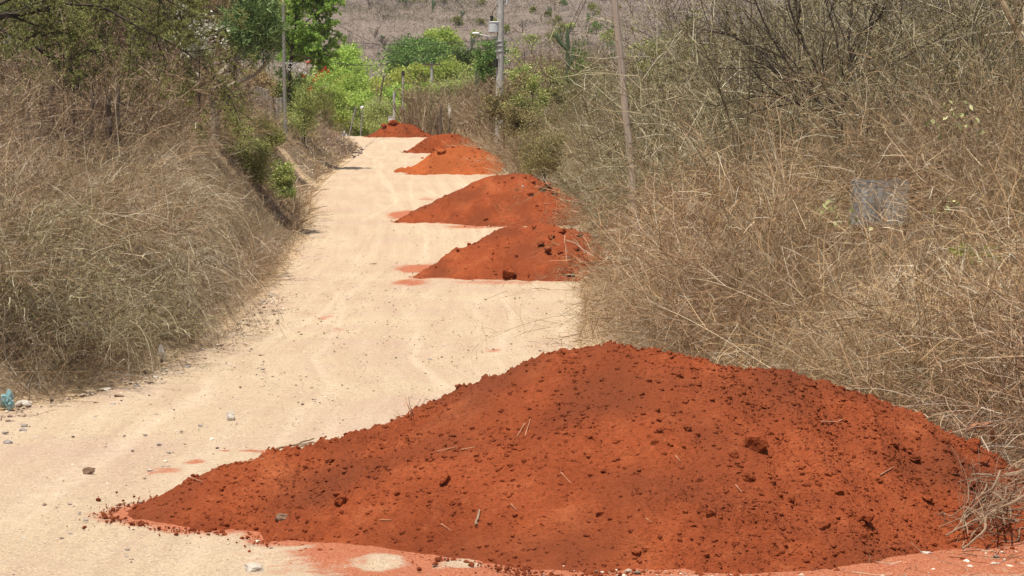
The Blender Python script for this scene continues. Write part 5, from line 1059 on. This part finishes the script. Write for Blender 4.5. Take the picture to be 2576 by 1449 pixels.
# sprays with large pale leaves reaching in from the right
def spray(pls, d, leafs, label, mat='straw_orange', name='leafy_branch', ls=.09):
    b = np.array(at(*pls[0][0], d)); root = empty(name, tuple(b), label, 'branch'); acc = Acc()
    for pl in pls: limb(acc, [np.array(at(px, py, d)) - b for px, py in pl], .011, .005, 5, .004)
    acc.obj('stem', M['stick'], root); acc = Acc()
    for (px, py, n) in leafs:
        C = np.array(at(px, py, d)) - b + RNG.normal(size=(n, 3)) * .03; leaves(acc, C, ls * RNG.uniform(.7, 1.3, n), ls * .55, RNG.normal(size=(n, 3)) * .6 + np.array([0, 0, -.9]))
    acc.obj('foliage', M['pale_leaf'], root)
RNG = np.random.default_rng(101)
spray([[(2620, 830), (2500, 760), (2380, 700), (2290, 640), (2200, 570), (2130, 520), (2070, 500)], [(2200, 570), (2150, 545), (2090, 525)]], 26, [(2090, 525, 5), (2075, 505, 3), (2130, 545, 2), (2060, 530, 4), (2105, 540, 3), (2140, 520, 2), (2190, 575, 1), (2232, 640, 2), (2160, 550, 2)], 'long pale stem crossing in front of the sheet, pale leaves at its tip')
spray([[(2610, 420), (2560, 390), (2500, 340), (2440, 290), (2380, 255)], [(2610, 640), (2560, 560), (2500, 440), (2440, 330), (2400, 280)]], 27, [(2375, 260, 4), (2400, 275, 4), (2420, 285, 4), (2440, 265, 3), (2345, 300, 4), (2360, 310, 3), (2460, 300, 3), (2470, 320, 2), (2385, 235, 2), (2430, 315, 3), (2370, 335, 2), (2410, 310, 3)], 'arching twig with a cluster of broad pale yellow-green leaves below the thicket')
spray([[(2600, 590), (2520, 570), (2440, 550), (2390, 500)], [(2600, 690), (2500, 650), (2420, 610)]], 25.5, [(2390, 505, 3), (2380, 520, 3), (2410, 500, 2), (2450, 545, 1), (2370, 530, 2)], 'bare pale twig with a few curled leaves right of the sheet')
# fern-like green sprig
b = np.array(at(2455, 650, 25)); root = empty('green_sprig', tuple(b), 'vivid green feathery-leaved sprig alone in the tan brush near the right edge', 'plant'); acc = Acc(); ac2 = Acc()
gb = np.array(at(2455, 720, 25.3)) - b; limb(ac2, [gb, np.array([0, 0, 0])], .006, .004, 5)
for ex, ey in [(2390, 630), (2415, 615), (2510, 618), (2515, 652), (2405, 640), (2470, 668), (2440, 660)]:
    e = np.array(at(ex, ey, 25 - .05)) - b; mid = e * .5 + np.array([0, 0, .05]); P = limb(ac2, [np.array([0, 0, 0]), mid, e], .003, .002, 3)
    C, T = along(P[None], 90, .15, 1); S = np.cross(T, [0, 1, 0]); leaves(acc, C, .042, .012, T * .5 + S * RNG.choice([-1, 1], len(C))[:, None] + RNG.normal(size=C.shape) * .15)
ac2.obj('stem', M['olive_twig'], root); acc.obj('foliage', M['lime_leaf'], root)
# pale arching canes in the right brush
for i, (pl, d) in enumerate([([(1795, 960), (1810, 900), (1850, 870), (1900, 868), (1950, 885), (2000, 930)], 24), ([(2130, 950), (2140, 850), (2180, 800), (2250, 790), (2290, 800), (2330, 850), (2345, 900)], 25), ([(2340, 720), (2300, 700), (2270, 690), (2255, 740), (2290, 800)], 25.5), ([(1980, 830), (2040, 870), (2080, 930), (2120, 1000)], 24.5), ([(2410, 830), (2440, 900), (2460, 990)], 24), ([(2190, 840), (2230, 930), (2300, 1010), (2400, 1060)], 23.5)]):
    b = np.array(at(*pl[0], d)); acc = Acc(); limb(acc, [np.array(at(px, py, d + RNG.uniform(-.1, .1))) - b for px, py in pl], .0085, .005, 5, .003); o = acc.obj('dry_cane', M['straw']); o.location = b
    tag(o, 'pale arching bare cane standing out of the tan brush behind the largest pile', 'cane', 'pale canes in the tan brush')
# small leafy trees right of the electricity pole, columnar cacti
for (px, top, bot, wp, d, lf, lb, nl) in [(1320, 75, 190, 110, 102, 'acacia_leaf', 'sparse small-leaved tree close on the right of the electricity pole', 2600), (1385, 95, 170, 80, 106, 'acacia_leaf', 'sparse leafy tree in front of the leaning cactus arm', 1800), (1490, 45, 150, 120, 98, 'deep_leaf', 'tree with drooping dark green leaves behind the wooden pole', 2600), (1620, 30, 130, 110, 84, 'acacia_leaf', 'loose green-leaved tree right of the wooden pole top', 2600), (1720, 20, 130, 150, 92, 'bright_leaf', 'pale green tree glimpsed over the olive thicket', 3500),
                                     (1340, 130, 240, 90, 98, 'acacia_leaf', 'low dull-green tree below the sparse tree by the electricity pole', 2600), (1370, 250, 430, 150, 78, 'olive_leaf', 'dense olive bush standing over the smooth-sided pile', 14000), (2440, 120, 200, 110, 75, 'feather_leaf', 'faint green bush glimpsed through the bare twigs at upper right', 2500)]:
    tree_px('small_tree', px, top, bot, wp, d, int(px) + 5, M['dark_bark'], M[lf], lb, nleaf=nl, ls=.11 if nl < 9000 else .06, trunk=.05, base=.15, clump=.6 if nl < 9000 else .75)
def cactus(cols, d, label, r=.12):
    b = np.array(at(cols[0][0][0], cols[0][0][1], d)); b[2] = float(H(b[0], d)) - .2; root = empty('cactus', tuple(b), label, 'cactus')
    for i, pl in enumerate(cols):
        P = [np.array(at(px, py, d)) - b for px, py in pl]
        if i == 0: P = [np.array([P[0][0], 0, 0])] + P
        Pp = np.array(P); t = np.linspace(0, len(Pp) - 1, 14); Pp = np.stack([np.interp(t, np.arange(len(Pp)), Pp[:, k]) for k in range(3)], -1); K = 14; n = 16
        T = nrm(np.gradient(Pp, axis=0)); A_ = nrm(np.cross(T, [0, 1, 0.01])); B_ = np.cross(T, A_); an = np.arange(n) * 2 * math.pi / n; rr = r * (1 + .16 * np.cos(an * 8))
        prof = np.concatenate([np.ones(K - 3), [.9, .62, .12]]); V = Pp[:, None] + (prof[:, None] * rr[None])[..., None] * (np.cos(an)[None, :, None] * A_[:, None] + np.sin(an)[None, :, None] * B_[:, None])
        base = (np.arange(K - 1) * n)[:, None]; s = np.arange(n)[None]; s2 = (s + 1) % n; Qc = np.stack([base + s, base + s2, base + n + s2, base + n + s], -1).reshape(-1, 4)
        acc = Acc(); acc.add(V.reshape(-1, 3), Qc); acc.obj('column' if i == 0 else 'arm', M['cactus'], root)
cactus([[(1428, 200), (1428, 120), (1427, 66)], [(1428, 125), (1412, 110), (1402, 95), (1396, 82)], [(1430, 165), (1440, 150), (1442, 115)]], 108, 'columnar cactus with a leaning arm on its left side, above the right scrub', .09)
cactus([[(1200, 285), (1200, 220), (1201, 160)]], 150, 'single straight dark columnar cactus left of the electricity pole foot', .14)

# cut branches heaped at the lower right
RNG = np.random.default_rng(131)
def cutbranch(a, b, r, label, group=None, la=.05, lb=.2, mat='stick', n1=5):
    pa = hit(*a); pb = hit(b[0], b[1]); A_ = np.array([pa.x, pa.y, pa.z + la]); B_ = np.array(at(b[0], b[1], b[2])); wob = lambda t: A_ * (1 - t) + B_ * t - A_ + RNG.normal(size=3) * .035 + np.array([0, 0, .05 * math.sin(t * 3.1)])
    acc = Acc(); P = limb(acc, [np.zeros(3), wob(.22), wob(.45), wob(.7), B_ - A_], r, r * 1.4, 6, r * .3)
    Kp = 9; Q_ = np.stack([np.interp(np.linspace(0, len(P) - 1, Kp), np.arange(len(P)), P[:, i]) for i in range(3)], -1)[None]
    P1, _ = grow(Q_, n1, .05, .9, .35, .5, .5, .05, 5, .15); tubes(acc, P1, taper(len(P1), 5, r * .45, r * .2), 3); P2, _ = grow(P1, 2, .2, 1, .14, .5, .8, 0, 3, .2); ribbons(acc, P2, taper(len(P2), 3, r * .4, r * .25))
    o = acc.obj('cut_branch', M[mat]); o.location = A_; tag(o, label, 'branch', group)
cutbranch((2345, 1300), (2600, 1180, 17.6), .014, 'thickest brown cut branch lying across the top of the branch heap')
cutbranch((2540, 1150), (2440, 1075, 19.0), .018, 'stout red-dusted branch end sticking up at the outer foot of the largest pile', mat='red_stick', n1=2)
cutbranch((2420, 1400), (2600, 1235, 16.2), .0095, 'pale forked cut branch slanting down to the stones at the lower right')
for k in range(64):
    t = RNG.uniform(); ax, ay = 2200 + 330 * RNG.uniform() ** .6, 1395 - 120 * RNG.uniform(); cutbranch((ax, ay), (2590 + RNG.uniform(-140, 80), 1180 + 170 * RNG.uniform() , 16.0 + 2.4 * RNG.uniform()), .003 + .004 * RNG.uniform() ** 2, 'thin cut dry branch in the heap at the foot of the largest pile', 'thin branches in the cut heap', la=.02 + .15 * RNG.uniform(), n1=6)
b = np.array(at(2330, 1260, 17.2)); acc = Acc()
for cx_, cy_, rx_, ry_ in ((2332, 1262, 22, 26), (2326, 1258, 15, 24)):
    limb(acc, [np.array(at(2385, 1322, 16.9)) - b, np.array(at(2362, 1298, 16.95)) - b] + [np.array(at(cx_ + rx_ * math.cos(t), cy_ + ry_ * math.sin(t) + 4 * RNG.normal(), 17.0 + .03 * RNG.normal())) - b for t in np.linspace(.6, -4.6, 9)], .005, .003, 5, .002)
o = acc.obj('dry_vine', M['straw']); o.location = b; tag(o, 'looped pale dry vine lying against the largest pile by the branch heap', 'vine')
# twig litter in front of the heap
acc = Acc(); n = 500; px = RNG.uniform(2050, 2640, n); d_ = RNG.uniform(14.8, 18.2, n); x_ = (px - CX) / F * d_; az = RNG.uniform(0, 6.28, n)
k = np.array([free(a, c) for a, c in zip(x_, d_)]); x_, d_, az = x_[k], d_[k], az[k]; n = len(x_)
P = paths(np.stack([x_, d_, np.maximum(zr(d_), H(x_, d_)) + .03], -1), np.stack([np.cos(az), np.sin(az), .1 * RNG.normal(size=n)], -1), RNG.uniform(.05, .4, n), 4, .25); ribbons(acc, P, taper(n, 4, .006, .003)); tag(acc.obj('litter', M['straw']), kind='stuff')

# ------------------------------------------------------------------ hillside
RNG = np.random.default_rng(151)
n = 20000; d_ = 212 + 430 * RNG.uniform(size=n) ** 1.05; x_ = RNG.uniform(-.15, .26, n) * d_
acc = Acc(); z_ = H(x_, d_); pat = .6 + .5 * sstep(-.4, .4, fbm(x_ / 22, d_ / 22, 3, 88)); s_ = RNG.uniform(.5, 1.7, n) * pat
nt_ = 13; idx = np.repeat(np.arange(n), nt_); S = np.stack([x_[idx], d_[idx], z_[idx] - .1], -1) + RNG.normal(size=(n * nt_, 3)) * np.array([.9, .9, .0]) * s_[idx][:, None]
S[:, 2] += RNG.uniform(0, .8, len(idx)) * s_[idx]
D = np.stack([RNG.normal(0, 1, len(idx)), RNG.normal(0, 1, len(idx)), RNG.normal(.55, .7, len(idx))], -1); P = paths(S, D, s_[idx] * RNG.uniform(.4, 1.0, len(idx)), 3, .3)
ribbons(acc, P, taper(len(idx), 3, .06, .03) * (d_[idx] / 350)[:, None]); tag(acc.obj('hillside_scrub', M['hill_twig']), kind='stuff')
for i in range(26):
    d_ = 230 + 260 * rnd.random(); px = rnd.uniform(840, 1560); x = (px - CX) / F * d_; b = np.array([x, d_, float(H(x, d_)) - .1]); h = rnd.uniform(1.6, 3.4); acc = Acc()
    P0 = paths(np.zeros((4, 3)), np.array([[0, 0, 1]]) + RNG.normal(size=(4, 3)) * .35, h * RNG.uniform(.7, 1.1, 4), 7, .15); P1, _ = grow(P0, 7, .3, 1, h * .4, .4, .7, .2, 5, .15); P2, _ = grow(P1, 5, .2, 1, h * .18, .4, .8, .1, 3, .2)
    tubes(acc, P0, taper(4, 7, .06, .025), 4); tubes(acc, P1, taper(len(P1), 5, .025, .012), 3); ribbons(acc, P2, taper(len(P2), 3, .03, .015)); o = acc.obj('hill_tree', M['dark_bark' if i % 2 else 'grey_twig']); o.location = b
    tag(o, 'leafless ' + ('dark' if i % 2 else 'pale grey') + ' little tree standing in the grey scrub of the hillside', 'tree', ('dark' if i % 2 else 'pale') + ' leafless trees on the hillside')
for i in range(60):
    d_ = 235 + 330 * rnd.random(); px = rnd.choice([rnd.uniform(840, 1560), rnd.uniform(1000, 1560)]); x = (px - CX) / F * d_; s = rnd.uniform(.5, 1.6)
    o = mk_tree('hill_bush', (x, d_, float(H(x, d_))), 1.7 * s, 1.3 * s, 800 + i, M['dark_bark'], M[['acacia_leaf', 'yellow_leaf', 'deep_leaf'][i % 3]], ['dull olive', 'yellow-green', 'dark green'][i % 3] + ' bush growing among the grey scrub of the hillside', 'bush', ['dull olive', 'yellow-green', 'dark green'][i % 3] + ' bushes on the hillside', nleaf=700, ls=.34, trunk=.06, n0=4)
for i, (px, py, hp) in enumerate([(959, 108, 22), (1186, 125, 34), (1239, 140, 34), (1088, 30, 34), (1160, 50, 26), (1478, 60, 30), (1540, 80, 30), (1380, 40, 24)]):
    q = hit(px, py, H, 210, 640); h = hp / F * q.y; cactus([[(px, py), (px + 1, py - hp * .5), (px, py - hp)], [(px, py - hp * .4), (px + 6, py - hp * .55), (px + 7, py - hp * .85)]], q.y, 'dark columnar cactus far up the grey hillside', .2)
for o in list(COL.objects):
    if o.name.startswith('cactus') and o.location.y > 205: o['group'] = 'cacti on the hillside'
# ------------------------------------------------------------------ dusty air
m = bpy.data.materials.new('dusty_air'); m.use_nodes = True; n_ = m.node_tree; n_.nodes.clear(); o_ = n_.nodes.new('ShaderNodeOutputMaterial'); v_ = n_.nodes.new('ShaderNodeVolumePrincipled')
v_.inputs['Density'].default_value = .00012; v_.inputs['Color'].default_value = (.94, .89, .82, 1); n_.links.new(v_.outputs[0], o_.inputs['Volume'])
acc = Acc(); boxm(acc, (0, 560, 148), (1400, 1190, 330)); tag(acc.obj('haze', m), kind='stuff')
